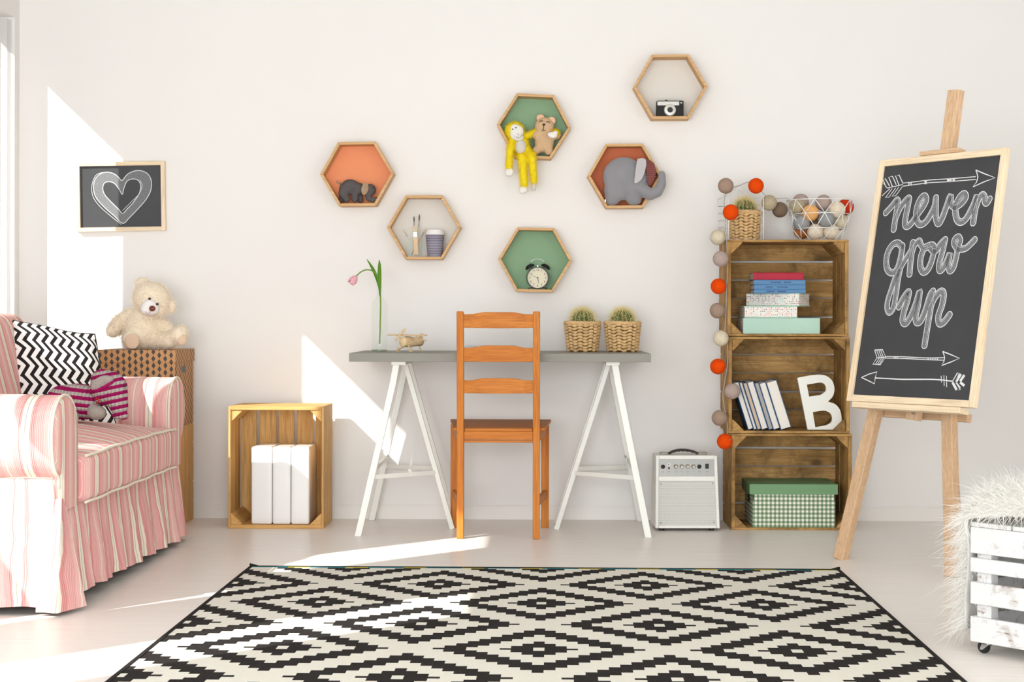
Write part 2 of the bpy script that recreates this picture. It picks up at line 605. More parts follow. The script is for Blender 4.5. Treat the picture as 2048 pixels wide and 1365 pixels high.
struct('floor', MB().bx(-2.6, 3.4, -1.0, WY + 0.15, -0.08, 0.0), M_FLOOR)
struct('wall_back', MB().bx(-2.6, 3.4, WY, WY + 0.15, 0.0, 2.7), M_WALL)
struct('wall_right', MB().bx(3.25, 3.4, -1.0, WY, 0.0, 2.7), M_WALL)
struct('ceiling', MB().bx(-2.6, 3.4, 0.6, WY, 2.7, 2.8), M_CEIL)
wl = MB()
wl.bx(LX - 0.155, LX, 7.106, WY, 0, 2.7)              # pier beside the back wall
wl.bx(LX - 0.155, LX, 1.3, 7.106, 2.175, 2.7)         # lintel over the windows
wl.bx(LX - 0.155, LX, -1.0, 1.3, 0, 2.7)
struct('wall_left', wl, M_WALL)
bb = MB().bx(LX, 3.25, WY - 0.012, WY, 0, 0.056).bx(LX, 3.25, WY - 0.007, WY, 0.056, 0.060)
struct('baseboard_back', bb, M_TRIM)
struct('baseboard_right', MB().bx(3.238, 3.25, 0.5, WY - 0.012, 0, 0.058), M_TRIM)

# windows along the left wall
for i, (y0, y1) in enumerate(((6.25, 7.106), (4.85, 6.25), (3.4, 4.85), (1.3, 3.4))):
    fr = MB()
    x0, x1 = LX - 0.15, LX - 0.095
    wf = 0.035
    fr.bx(x0, x1, y0, y0 + wf, 0, 2.175).bx(x0, x1, y1 - wf, y1, 0, 2.175)
    fr.bx(x0, x1, y0 + wf, y1 - wf, 0, 0.06).bx(x0, x1, y0 + wf, y1 - wf, 2.15, 2.175)
    o = struct('window_%d' % (i + 1), fr, M_TRIM)
    MB().bx(x0 + 0.024, x0 + 0.03, y0 + wf, y1 - wf, 0.06, 2.15).build('pane', M_GLASS, o)

def _curtain(name, c, trans):
    t = NT(name)
    nt = t.t
    d = t.n('ShaderNodeBsdfDiffuse', {0: c})
    tl = t.n('ShaderNodeBsdfTranslucent', {0: c})
    tp = t.n('ShaderNodeBsdfTransparent', {0: (1, 1, 1, 1)})
    m1 = t.n('ShaderNodeMixShader', {0: 0.22, 1: d.outputs[0], 2: tl.outputs[0]})
    m2 = t.n('ShaderNodeMixShader', {0: trans, 1: m1.outputs[0], 2: tp.outputs[0]})
    nt.links.new(m2.outputs[0], t.out.inputs[0])
    return t.m
M_CURT = _curtain('white_curtain', (0.78, 0.78, 0.78, 1), 0.0)
M_SHEER = _curtain('sheer_curtain', (0.9, 0.9, 0.88, 1), 0.55)

def curtain(lab, prof, m, X=LX - 0.045, amp=0.02):
    """hung in the window recess; prof lists (height, near edge, far edge) from the floor up"""
    mb = MB()
    n = max(6, int((prof[-1][2] - prof[-1][1]) * 60))
    def fn(u, v):
        z = 0.03 + v * 2.13
        a, b = prof[0][1:]
        for z0, a0, b0 in prof[1:]:
            k = max(0, min(1, (z - (z0 - 0.11)) / 0.22)); k = k * k * (3 - 2 * k)
            a, b = a + (a0 - a) * k, b + (b0 - b) * k
        y = a + (b - a) * u
        return (X + amp * math.sin(y * 62), y, z)
    mb.grid(fn, n * 2, 40)
    o = mb.build('curtain', m, smooth=True)
    tag(o, lab, 'curtain')
curtain('slim white curtain fold gathered against the window edge beside the back wall', [(0, 7.035, 7.095)], M_CURT, LX - 0.012, 0.004)
curtain('narrow sheer curtain strip in the window recess near the back wall', [(0, 6.875, 6.955)], M_SHEER)
curtain('white curtain hanging behind the boxes and the teddy bear', [(0, 5.873, 6.655)], M_CURT)
curtain('white curtain hanging behind the back of the pink sofa', [(0, 3.97, 5.42), (0.95, 4.35, 5.42), (1.4, 4.55, 5.42)], M_CURT)  # foot widened on purpose, to shade the low part of the sofa's near side
curtain('white curtain hanging beside the near arm of the pink sofa', [(0, 3.15, 3.86), (1.4, 3.15, 4.15)], M_CURT)
curtain('white curtain nearest to the camera at the window wall', [(0, 1.35, 2.70)], M_CURT)

# ================================================================== RUG
def make_rug():
    A, B = gp(501, 1136), gp(1680, 1143)
    ux = (B - A).normalized(); W = (B - A).length
    root_loc = (A + B) / 2
    rot = math.atan2(ux.y, ux.x)
    T = thing('area_rug', 'flat-woven black and cream rug with stepped diamonds on the floor', 'rug', root_loc, rot)
    Lr, th = 2.95, 0.006
    P = (W - 0.03) / 3.0
    wc, h = P / 23.0, 0.0309
    x0, x1 = -W / 2 + 0.012, W / 2 - 0.012
    y0 = -0.030
    cx_even, cx_odd = (-P, 0, P), (-1.5 * P, -0.5 * P, 0.5 * P, 1.5 * P)
    PV = 22.6667 * h
    def runs(yc):
        iv = []
        for par, cxs in ((0, cx_even), (0.5, cx_odd)):
            k = round((-yc) / PV - par)
            for kk in (k - 1, k, k + 1):
                cy = -(kk + par) * PV - 0.022
                ay = abs(yc - cy) / h
                if ay > 9.34: continue
                r = 0 if ay < 4 / 3 else 1 + int(ay - 4 / 3)
                for cx in cxs:
                    o_ = (17 - 2 * r) / 2
                    i_ = (11 - 2 * r) / 2
                    if r == 0:
                        if ay < 2 / 3: i_ = 6.5
                        if ay < 1 / 3: o_ = 9.5
                    segs = []
                    if i_ > 0: segs += [(-o_, -i_), (i_, o_)]
                    else: segs += [(-o_, o_)]
                    if r <= 2:
                        b = (5 - 2 * r) / 2
                        if r == 0 and ay < 1 / 3: b = 3.5
                        if r == 0 and ay < 2 / 3: segs += [(-b, -0.5), (0.5, b)]
                        else: segs += [(-b, b)]
                    for s0, s1 in segs: iv.append((cx + s0 * wc, cx + s1 * wc))
        iv = sorted((max(a, x0), min(b, x1)) for a, b in iv if b > x0 and a < x1)
        out = []
        for a, b in iv:
            if out and a <= out[-1][1] + 1e-6: out[-1] = (out[-1][0], max(b, out[-1][1]))
            else: out.append((a, b))
        return out
    mb = MB()
    step = h / 3
    n = int((Lr + y0 - 0.03) / step)
    y = y0
    j = 0
    def q(a, b, ya, yb, mi): mb.add([(a, yb, th), (b, yb, th), (b, ya, th), (a, ya, th)], [(0, 1, 2, 3)], mi)
    while j < n:
        r0 = runs(y - step / 2)
        k = 1
        while j + k < n and k < 9 and runs(y - step * (k + 0.5)) == r0: k += 1
        ya, yb = y, y - step * k
        c = x0
        for a, b in r0:
            if a > c: q(c, a, ya, yb, 0)
            q(a, b, ya, yb, 1)
            c = b
        if c < x1: q(c, x1, ya, yb, 0)
        y = yb; j += k
    yend = y
    M_CREAM = plain('cream_wool', S(228, 224, 212), 0.95, spec=0.1, var=0.03, vs=60, bump=0.5, bs=420, bd=0.002)
    M_INK = plain('black_wool', S(44, 41, 40), 0.95, spec=0.12, var=0.25, vs=120, bump=0.5, bs=420, bd=0.002)
    M_TEAL = plain('teal_wool', S(44, 128, 140), 0.95, spec=0.1, var=0.05, vs=80)
    M_OCHRE = plain('ochre_wool', S(188, 172, 62), 0.95, spec=0.1, var=0.05, vs=80)
    mb.build('woven_field', [M_CREAM, M_INK], T)
    # coloured end stripe: blocks of teal and ochre
    st = MB()
    x = x0; k = 0
    while x < x1:
        wdt = (P / 7.0) * (0.8 if k % 2 else 1.3)
        st.add([(x, y0, th), (min(x + wdt, x1), y0, th), (min(x + wdt, x1), -0.012, th), (x, -0.012, th)], [(0, 1, 2, 3)], k % 2)
        x += wdt; k += 1
    st.build('end_stripe', [M_TEAL, M_OCHRE], T)
    bd = MB()
    bd.bx(-W / 2, W / 2, -0.012, 0.0, 0, th + 0.0015)
    bd.bx(-W / 2, x0, yend, -0.012, 0, th + 0.0015).bx(x1, W / 2, yend, -0.012, 0, th + 0.0015)
    bd.bx(-W / 2, W / 2, yend - 0.012, yend, 0, th + 0.0015)
    bd.bx(x0, x1, yend, -0.012, 0.0, th - 0.0015)
    # corners lift a little
    for sx in (-1, 1):
        bd.tube([(sx * (W / 2 - 0.03), -0.008, 0.004), (sx * (W / 2 - 0.012), -0.006, 0.008), (sx * W / 2, -0.002, 0.012)], [0.005, 0.006, 0.004], 6)
    bd.build('black_binding', M_INK, T)
make_rug()

# ================================================================== DESK
DF, DZ = 6.557, 0.733
d0, d1 = at(698, 705.5, DF), at(1302, 709, DF)
DX0, DX1 = d0.x, d1.x
T = thing('desk', 'grey laminate desk top resting on two white trestles', 'desk', ((DX0 + DX1) / 2, DF + 0.295, DZ - 0.034))
MB().bx(DX0, DX1, DF, DF + 0.59, DZ - 0.034, DZ).build('table_top', M_DESK, T, world=True, bevel=0.0012, segs=1)

def trestle(side, label):
    x_out, x_top, x_in, x_itop = (-0.736, -0.588, -0.372, -0.566) if side < 0 else (0.423, 0.291, 0.058, 0.272)
    T = thing('desk_trestle', label, 'trestle', (x_top, DF + 0.295, 0), 0, 'white trestles under the desk')
    zt = DZ - 0.034
    lean = math.copysign(1, x_top - x_out)
    for y, yt in ((6.585, 6.63), (7.115, 7.09)):
        mb = MB()
        zb = 0.615
        xb = x_top - lean * 0.012
        p0, p1, p2 = Vector((x_out, y, 0)), Vector((xb, yt, zb)), Vector((x_top, yt, zt - 0.012))
        # bent square leg: one run of quads through three sections
        wx, wy = 0.0135, 0.011
        secs = []
        for p in (p0, p1, p2):
            secs.append([(p.x - wx, p.y - wy, p.z), (p.x + wx, p.y - wy, p.z), (p.x + wx, p.y + wy, p.z), (p.x - wx, p.y + wy, p.z)])
        fs = [(3, 2, 1, 0), (8, 9, 10, 11)]
        for k in (0, 4):
            for i in range(4):
                j = (i + 1) % 4
                fs.append((k + i, k + j, k + 4 + j, k + 4 + i))
        mb.add([q for s_ in secs for q in s_], fs)
        lg = mb.build('leg', M_WHITE_METAL, T, world=True, bevel=0.002, segs=2)
    for y, yt in ((6.826, 6.79), (7.0, 6.99)):
        MB().bar((x_in, y, 0), (x_itop, yt, zt - 0.012), 0.02, 0.018, (0, 1, 0)).build('leg', M_WHITE_METAL, T, world=True, bevel=0.0015)
    MB().bx(min(x_top, x_itop) - 0.018, max(x_top, x_itop) + 0.018, 6.60, 7.11, zt - 0.014, zt).build('top_rail', M_WHITE_METAL, T, world=True, bevel=0.0015)
    zc = 0.235
    k = (x_top - x_out) * zc / 0.615
    ki = (x_itop - x_in) * zc / zt
    for y, yi in ((6.605, 6.81), (7.10, 7.0)):
        MB().bar((x_out + k, y, zc), (x_in + ki, yi, zc), 0.004, 0.017, (0, 0, 1)).build('cross_bar', M_WHITE_METAL, T, world=True)
    MB().bar((x_out + k, 6.605, zc + 0.03), (x_out + k, 7.10, zc + 0.03), 0.016, 0.016).build('stretcher', M_WHITE_METAL, T, world=True)
    b = MB()
    b.cyl((x_out + k + lean * 0.016, 7.09, zc + 0.045), (x_out + k + lean * 0.016, 7.075, zc + 0.045), 0.0055, 12)
    b.build('bolt', plain('dull_bolt', S(150, 148, 144), 0.45, 0.4), T, world=True)
trestle(-1, 'white metal trestle with splayed legs under the tulip end of the desk')
trestle(1, 'white metal trestle with splayed legs under the cactus end of the desk')

# magazine lying on the desk behind the chair
T = thing('magazine', 'pale grey closed book lying on the desk behind the chair back', 'book', (-0.225, 6.95, DZ))
MB().bx(-0.32, -0.118, 6.86, 7.05, DZ, DZ + 0.022).build('pages', M_PAPER, T, world=True)
m_ = plain('pale_grey_cover', S(202, 204, 204), 0.4, var=0.06, vs=5)
c_ = MB().bx(-0.325, -0.115, 6.855, 7.055, DZ + 0.022, DZ + 0.025).bx(-0.325, -0.32, 6.855, 7.055, DZ, DZ + 0.022)
c_.build('cover', m_, T, world=True)

# ================================================================== CHAIR
def make_chair():
    xl, xr, yr = -0.324, -0.0235, 6.51          # rear posts (towards the camera)
    fl, fr_, yf = -0.366, 0.012, 6.885          # front legs
    T = thing('dining_chair', 'honey coloured pine ladder-back chair facing the grey desk', 'chair', ((xl + xr) / 2, 6.7, 0))
    W = 0.0278
    for x in (xl, xr):
        mb = MB()
        secs = []
        for z, dy, d in ((0, 0.0, 0.036), (0.42, 0.0, 0.042), (0.9, -0.035, 0.03)):
            y = yr + dy
            secs.append([(x - W / 2, y, z), (x + W / 2, y, z), (x + W / 2, y + d, z), (x - W / 2, y + d, z)])
        fs = [(3, 2, 1, 0), (8, 9, 10, 11)]
        for k in (0, 4):
            for i in range(4): fs.append((k + i, k + (i + 1) % 4, k + 4 + (i + 1) % 4, k + 4 + i))
        mb.add([q for s_ in secs for q in s_], fs)
        mb.build('leg', M_CHAIR['Z'], T, world=True, bevel=0.004, segs=3)
    for x in (fl, fr_):
        MB().bx(x - 0.016, x + 0.016, yf - 0.016, yf + 0.022, 0, 0.432).build('leg', M_CHAIR['Z'], T, world=True, bevel=0.003)
    # slats with an arched top edge, gently bowed
    for z0, z1, rise in ((0.835, 0.889, 0.008), (0.702, 0.756, 0.009), (0.577, 0.628, 0.008)):
        mb = MB()
        n = 24
        a, b = xl + W / 2 - 0.004, xr - W / 2 + 0.004
        zm = (z0 + z1) / 2
        yb = yr - 0.035 * (zm - 0.42) / 0.48 + 0.006
        vs, fs = [], []
        for i in range(n + 1):
            u = i / n
            x = a + (b - a) * u
            e = min(1, max(0, (min(u, 1 - u) - 0.10) / 0.22)); e = e * e * (3 - 2 * e)
            bow = 0.012 * (1 - (2 * u - 1) ** 2)
            zt = z1 + rise * e; zb = z0 - 0.002 * math.sin(PI * u)
            vs += [(x, yb + bow, zb), (x, yb + bow, zt), (x, yb + bow + 0.014, zt), (x, yb + bow + 0.014, zb)]
        for i in range(n):
            k = i * 4
            for j in range(4):
                j2 = (j + 1) % 4
                fs.append((k + j2, k + j, k + 4 + j, k + 4 + j2))
        fs += [(0, 1, 2, 3), (4 * n + 3, 4 * n + 2, 4 * n + 1, 4 * n)]
        mb.add(vs, fs)
        mb.build('back_slat', M_CHAIR['X'], T, world=True, bevel=0.002)
    # seat: trapezoid board falling towards the back
    st = MB()
    def zt(y): return 0.4375 + (y - 6.53) * 0.03
    pts = [(xl + W / 2 + 0.001, 6.525), (xr - W / 2 - 0.001, 6.525), (xr - W / 2 - 0.001, 6.553), (xr + 0.034, 6.553), (0.037, 6.925), (-0.386, 6.925), (xl - 0.03, 6.553), (xl + W / 2 + 0.001, 6.553)]
    n = len(pts)
    vs = [(p[0], p[1], zt(p[1]) - 0.013) for p in pts] + [(p[0], p[1], zt(p[1])) for p in pts]
    st.add(vs, [tuple(range(n))[::-1], tuple(range(n, 2 * n))] + [(i, (i + 1) % n, n + (i + 1) % n, n + i) for i in range(n)])
    st.build('seat', M_CHAIR['X'], T, world=True, bevel=0.003)
    ap = MB().bx(xl + W / 2, xr - W / 2, yr + 0.008, yr + 0.026, 0.392, 0.425)
    ap.bx(xl + W / 2, xr - W / 2, yr + 0.005, yr + 0.026, 0.381, 0.390)
    ap.build('rear_apron', M_CHAIR['X'], T, world=True, bevel=0.0015)
    MB().bx(fl + 0.016, fr_ - 0.016, yf - 0.004, yf + 0.014, 0.385, 0.432).build('front_apron', M_CHAIR['X'], T, world=True)
    for a, b in ((xl, fl), (xr, fr_)):
        MB().bar((a, yr + 0.038, 0.403), (b, yf - 0.014, 0.412), 0.016, 0.044).build('side_apron', M_CHAIR['Y'], T, world=True)
        MB().bar((a, yr + 0.036, 0.137), (b, yf - 0.014, 0.143), 0.014, 0.03).build('stretcher', M_CHAIR['Y'], T, world=True)
make_chair()

# ================================================================== FRUIT CRATES
def crate(label, x0, x1, y0, z0, z1, depth, upright, mats, group, seed, rot=0.0):
    """open side towards -y; five boards at the back, three on each side, triangular corner posts"""
    rnd = random.Random(seed)
    w, h = x1 - x0, z1 - z0
    T = thing('wooden_crate', label, 'crate', ((x0 + x1) / 2, y0, z0), (0, 0, rot), group)
    gx = w / 2
    t_end, t_long, t_back = 0.015, 0.0095, 0.008
    def pl(x, X, y, Y, z, Z, ax):
        j = lambda a: rnd.uniform(-a, a)
        o = MB().bx(x, X, y, Y, z, Z).build('plank', mats[ax], T, bevel=0.0015, segs=1)
        return o
    def pieces(total, n, gap):
        b = (total - gap * (n - 1)) / n
        out, c = [], 0
        for i in range(n):
            bb = b + rnd.uniform(-0.003, 0.003)
            out.append((c, min(total, c + bb))); c += b + gap
        return out
    if not upright:   # long axis across: ends left and right, long sides top and bottom
        for sx in (-1, 1):
            for a, b in pieces(depth - t_back, 3, 0.004):
                k = rnd.uniform(-0.0015, 0.0015)
                xe = sx * (gx - 0.001) + k
                pl(min(xe, xe - sx * t_end), max(xe, xe - sx * t_end), a, b, t_long, h - t_long, 'Z')
        for zz in (0, 1):
            for a, b in pieces(depth - t_back, 3, 0.010):
                z_ = h - t_long if zz else 0
                pl(-gx, gx, a, b, z_, z_ + t_long, 'X')
        for a, b in pieces(h - 0.008, 5, 0.006):
            pl(-gx, gx, depth - t_back, depth, a + 0.004, b + 0.004, 'X')
    else:             # long axis upright: solid short ends above and below, slatted long sides
        for zz in (0, 1):
            for a, b in pieces(depth - t_back, 3, 0.003):
                z_ = h - t_end if zz else 0
                pl(-gx + t_long, gx - t_long, a, b, z_, z_ + t_end, 'X')
        for sx in (-1, 1):
            for a, b in ((0, 0.076), (0.081, 0.150), (0.155, 0.226 if sx < 0 else depth - t_back)) if depth > 0.25 else pieces(depth - t_back, 3, 0.01):
                xe = sx * gx
                pl(min(xe, xe - sx * t_long), max(xe, xe - sx * t_long), a, b, 0, h, 'Z')
        for a, b in pieces(w - 0.006, 5, 0.0115):
            pl(-gx + 0.003 + a, -gx + 0.003 + b, depth - t_back, depth, 0, h, 'Z')
    ix, iz0, iz1 = (gx - t_end - 0.0015, t_long, h - t_long) if not upright else (gx - t_long, t_end, h - t_end)
    leg = 0.047
    for sx in (-1, 1):
        for zz in (0, 1):
            zc = iz1 if zz else iz0
            s2 = -1 if zz else 1
            poly = [(sx * ix, zc), (sx * (ix - leg), zc), (sx * (ix - leg), zc + s2 * 0.004), (sx * (ix - 0.004), zc + s2 * leg), (sx * ix, zc + s2 * leg)]
            fr = Matrix(((1, 0, 0, 0), (0, 0, 1, 0), (0, 1, 0, 0), (0, 0, 0, 1)))
            yy = 0.002 + rnd.uniform(0, 0.006)
            MB().prism(poly, yy, depth - t_back - 0.001, fr).build('corner_post', mats['Y'], T, bevel=0.001, segs=1)
    return T

a, b = gp(457, 1057.5), gp(648, 1058.5)
LC = dict(x0=a.x, x1=b.x, y0=a.y, z1=0.506)
crate('honey wooden crate standing on end, holding three white plastic boxes', a.x, b.x, a.y, 0, 0.506, 0.285, True, M_CRATE_L, 'fruit crates', 3)
SY = 6.832
s0 = gp(1463, 1061)
ST = [(s0.x, s0.x + 0.498, 0.0, 0.398), (s0.x - 0.012, s0.x + 0.488, 0.400, 0.799), (s0.x - 0.018, s0.x + 0.484, 0.801, 1.2)]
crate('bottom crate of the stack of three, holding the green gingham box', *ST[0][:2], SY, *ST[0][2:], 0.30, False, M_CRATE, 'fruit crates', 5)
crate('middle crate of the stack of three, holding leaning books and white letter', *ST[1][:2], SY - 0.002, *ST[1][2:], 0.30, False, M_CRATE, 'fruit crates', 6)
crate('top crate of the stack of three, holding the stacked books', *ST[2][:2], SY + 0.002, *ST[2][2:], 0.30, False, M_CRATE, 'fruit crates', 8)

# three white plastic boxes in the left crate
def white_box(x0, x1, lab, z1):
    T = thing('white_storage_box', lab, 'box', ((x0 + x1) / 2, LC['y0'] + 0.13, 0.0152), 0, 'white boxes in the upright crate')
    y0 = LC['y0'] + 0.018
    mb = MB().rbox(((x0 + x1) / 2, y0 + 0.11, 0.0152 + z1 / 2), (x1 - x0 - 0.002, 0.22, z1), 0.008, 10)
    mb.build('shell', M_GLOSS_WHITE, T, world=True, smooth=True)
Yb = LC['y0'] + 0.018
xs = [at(q, 900, Yb).x for q in (502.5, 545, 582, 619.5)]
white_box(xs[0], xs[1], 'glossy white plastic box, widest of the three in the upright crate', 0.322)
white_box(xs[1], xs[2], 'glossy white plastic box, middle of the three in the upright crate', 0.320)
white_box(xs[2], xs[3], 'glossy white plastic box at the right end in the upright crate', 0.321)
# ================================================================== HEXAGON SHELVES
HY = 7.082     # front edge of the shelves
HEX = {}
M_HB = {'orange': plain('coral_orange_board', S(242, 152, 106), 0.7, var=0.02, vs=3), 'green': plain('sage_green_board', S(138, 172, 136), 0.7, var=0.02, vs=3),
        'white': plain('off_white_board', S(226, 221, 213), 0.7, var=0.01, vs=3), 'rust': plain('rust_orange_board', S(206, 112, 72), 0.7, var=0.02, vs=3)}
def hexagon(key, px, py, rot, back, label):
    c = at(px, py, HY)
    T = thing('hexagon_shelf', label, 'shelf', (c.x, WY - 0.001, c.z), (0, -rot, 0), 'hexagon wall shelves')
    d = WY - 0.001 - HY
    R, t = 0.1592, 0.0115
    ri = R - t / math.cos(PI / 6)
    fr = Matrix(((1, 0, 0, 0), (0, 0, -1, 0), (0, 1, 0, 0), (0, 0, 0, 1)))
    for k in range(6):
        a0, a1 = PI / 3 * k, PI / 3 * (k + 1)
        g = 0.0012
        am = (a0 + a1) / 2
        poly = [(R * math.cos(a0), R * math.sin(a0)), (R * math.cos(a1), R * math.sin(a1)), (ri * math.cos(a1), ri * math.sin(a1)), (ri * math.cos(a0), ri * math.sin(a0))]
        tx, ty = -math.sin(am), math.cos(am)
        sg = (1, -1, -1, 1)
        poly = [(p[0] + tx * g * 0.25 * s_, p[1] + ty * g * 0.25 * s_) for p, s_ in zip(poly, sg)]
        MB().prism(poly, 0.0, d, fr).build('side_board', M_HEX, T, bevel=0.0006, segs=1)
    bp = [(ri * math.cos(PI / 3 * k), ri * math.sin(PI / 3 * k)) for k in range(6)]
    MB().prism(bp, 0.001, 0.006, fr).build('back_board', M_HB[back], T)
    HEX[key] = (c, ri * math.cos(PI / 6))
    return T
hexagon('dark_elephant', 713.5, 348, 0.012, 'orange', 'hexagon shelf with orange back holding the small dark elephant')
hexagon('brushes', 847.5, 455, 0.0, 'white', 'hexagon shelf with white back holding brushes and paper cup')
hexagon('monkey', 1067, 252.5, -0.045, 'green', 'tilted hexagon shelf with green back holding monkey and bear')
hexagon('clock', 1070, 520, -0.018, 'green', 'hexagon shelf with green back holding the black alarm clock')
hexagon('big_elephant', 1248.5, 352, 0.008, 'rust', 'hexagon shelf with rust back holding the large grey elephant')
hexagon('camera', 1340, 173.5, 0.004, 'white', 'highest hexagon shelf with white back, holding the camera')
def shelf_z(key): return HEX[key][0].z - HEX[key][1]

PXM = F_PX
def lp(px, py, Y):  # shorthand
    return at(px, py, Y)

# ---- small dark elephant
def small_elephant():
    Y = 7.115
    M = plain('dark_grey_flannel', S(98, 92, 92), 0.95, spec=0.1, var=0.12, vs=50, bump=0.3, bs=500)
    MT = plain('taupe_felt', S(176, 150, 122), 0.95, spec=0.1, var=0.15, vs=60)
    zb = shelf_z('dark_elephant')
    base = Vector((lp(713, 405, Y).x, Y, zb))
    T = thing('toy_elephant', 'small dark grey cloth elephant with tan ear in orange hexagon shelf', 'toy', base)
    g = lambda px, py, dy=0: lp(px, py, Y) - base + Vector((0, dy, 0))
    pr = [('e', g(701, 374.5), (0.042, 0.03, 0.0335), (0, 0.15, 0)), ('e', g(690, 379), (0.027, 0.029, 0.029)), ('e', g(717, 378), (0.025, 0.027, 0.027)),
          ('e', g(740, 380, -0.004), (0.026, 0.024, 0.026)), ('c', g(736, 384, -0.005), g(737, 398, -0.008), 0.02, 0.012),
          ('c', g(737, 398, -0.008), g(746, 401.5, -0.012), 0.012, 0.009), ('c', g(746, 401.5, -0.012), g(752, 397, -0.013), 0.009, 0.007),
          ('c', g(685, 387, -0.008), g(694, 399.5, -0.012), 0.018, 0.0145), ('c', g(711, 388, -0.008), g(710, 399.5, -0.014), 0.0165, 0.0145),
          ('c', g(684, 388, 0.016), g(682, 400, 0.014), 0.016, 0.013), ('c', g(716, 388, 0.014), g(720, 400, 0.014), 0.016, 0.013)]
    blob('body', pr, 0.0035, M, T, 5)
    e = g(731, 379, -0.031)
    MB().rbox(e, (0.032, 0.006, 0.054), 0.0028, 6, rot=Euler((0.1, 0.2, 0.15)).to_matrix(),
              warp=lambda P: Vector((P.x * (1 - 0.5 * (P.z / 0.027) ** 2) , P.y, P.z * (1 - 0.15 * (P.x / 0.016) ** 2)))).build('ear', MT, T, smooth=True)
    MB().tube([g(681, 368, 0.004), g(676, 366, -0.002), g(673, 363, -0.004)], [0.004, 0.004, 0.006], 8).build('tail', MT, T, smooth=True)
    MB().ball(g(748, 377, -0.026), 0.0024, 10, 6).build('eye', M_BLACK, T, smooth=True)
small_elephant()

# ---- large grey elephant cushion
def big_elephant():
    Y = 7.088
    M = plain('grey_velour', S(146, 144, 148), 0.95, spec=0.1, var=0.06, vs=25, bump=0.25, bs=350, sheen=0.4)
    ML = plain('pale_grey_velour', S(192, 188, 190), 0.95, spec=0.1, var=0.05, vs=30, sheen=0.3)
    t = NT('burgundy_dotted_cotton')
    v = t.coord('Object', (1, 1, 1), rot=(0, 0.785, 0))
    sc = t.n('ShaderNodeVectorMath', {0: v, 1: (170, 170, 170)}, operation='MULTIPLY').outputs[0]
    fr = t.n('ShaderNodeVectorMath', {0: sc}, operation='FRACTION').outputs[0]
    sx = t.n('ShaderNodeSeparateXYZ', {0: fr})
    d = t.math('SQRT', t.math('ADD', t.math('POWER', t.math('SUBTRACT', sx.outputs[0], 0.5), 2), t.math('POWER', t.math('SUBTRACT', sx.outputs[2], 0.5), 2)))
    MR = t.base(t.mix(t.math('LESS_THAN', d, 0.2), S(104, 40, 38), S(214, 170, 160)), 0.9)
    zb = shelf_z('big_elephant')
    base = Vector((lp(1250, 410, Y).x, Y, zb))
    T = thing('toy_elephant', 'large grey velour elephant filling the rust hexagon shelf', 'toy', base)
    g = lambda px, py, dy=0: lp(px, py, Y) - base + Vector((0, dy, 0))
    d2 = 0.036
    k = PXM / Y
    pr = [('e', g(1247, 353), (42 / k, d2, 39 / k)), ('e', g(1240, 370), (32 / k, d2, 32 / k)), ('e', g(1262, 366), (34 / k, d2, 30 / k)),
          ('c', g(1222, 380), g(1222.5, 399), 14.5 / k, 12.5 / k), ('c', g(1226, 385), g(1228, 399), 13 / k, 11.5 / k),
          ('c', g(1266, 380), g(1264, 399), 14 / k, 12 / k), ('c', g(1268, 385), g(1271, 399), 15 / k, 12 / k),
          ('e', g(1278, 362), (19 / k, d2 * 0.85, 27 / k)), ('c', g(1276, 376, -0.008), g(1300, 391, -0.034), 15 / k, 11.5 / k),
          ('c', g(1298, 391, -0.034), g(1313, 386, -0.036), 11.5 / k, 10.5 / k), ('c', g(1313, 386, -0.036), g(1322, 370, -0.034), 10.5 / k, 9.5 / k),
          ('c', g(1322, 370, -0.034), g(1322, 350, -0.032), 9.5 / k, 7.5 / k)]
    # keep it off the boards and flat against nothing
    blob('body', pr, 0.005, M, T, 8)
    pts = [(1273, 320), (1283, 318), (1290, 321), (1291, 332), (1287, 350), (1281, 362), (1272, 369), (1266, 368), (1268, 352), (1270, 336)]
    fr4 = Matrix(((1, 0, 0, 0), (0, 0, 1, 0), (0, 1, 0, 0), (0, 0, 0, 1)))
    poly = [(q.x, q.z) for q in (g(*p) for p in pts)]
    MB().prism(poly, -0.047, -0.040, fr4).build('ear', ML, T, bevel=0.003, segs=3)
    pts = [(1289, 321), (1298, 322), (1306, 328), (1311, 342), (1309, 356), (1303, 368), (1297, 374), (1293, 366), (1291, 345)]
    poly = [(q.x, q.z) for q in (g(*p) for p in pts)]
    MB().prism(poly, -0.036, -0.030, fr4).build('ear', MR, T, bevel=0.002, segs=2)
    MB().bx(*sorted((g(1208.5, 404).x, g(1211, 404).x)), -0.02, -0.012, g(1209, 405).z, g(1209, 400).z).build('care_tag', M_GLOSS_WHITE, T)
big_elephant()

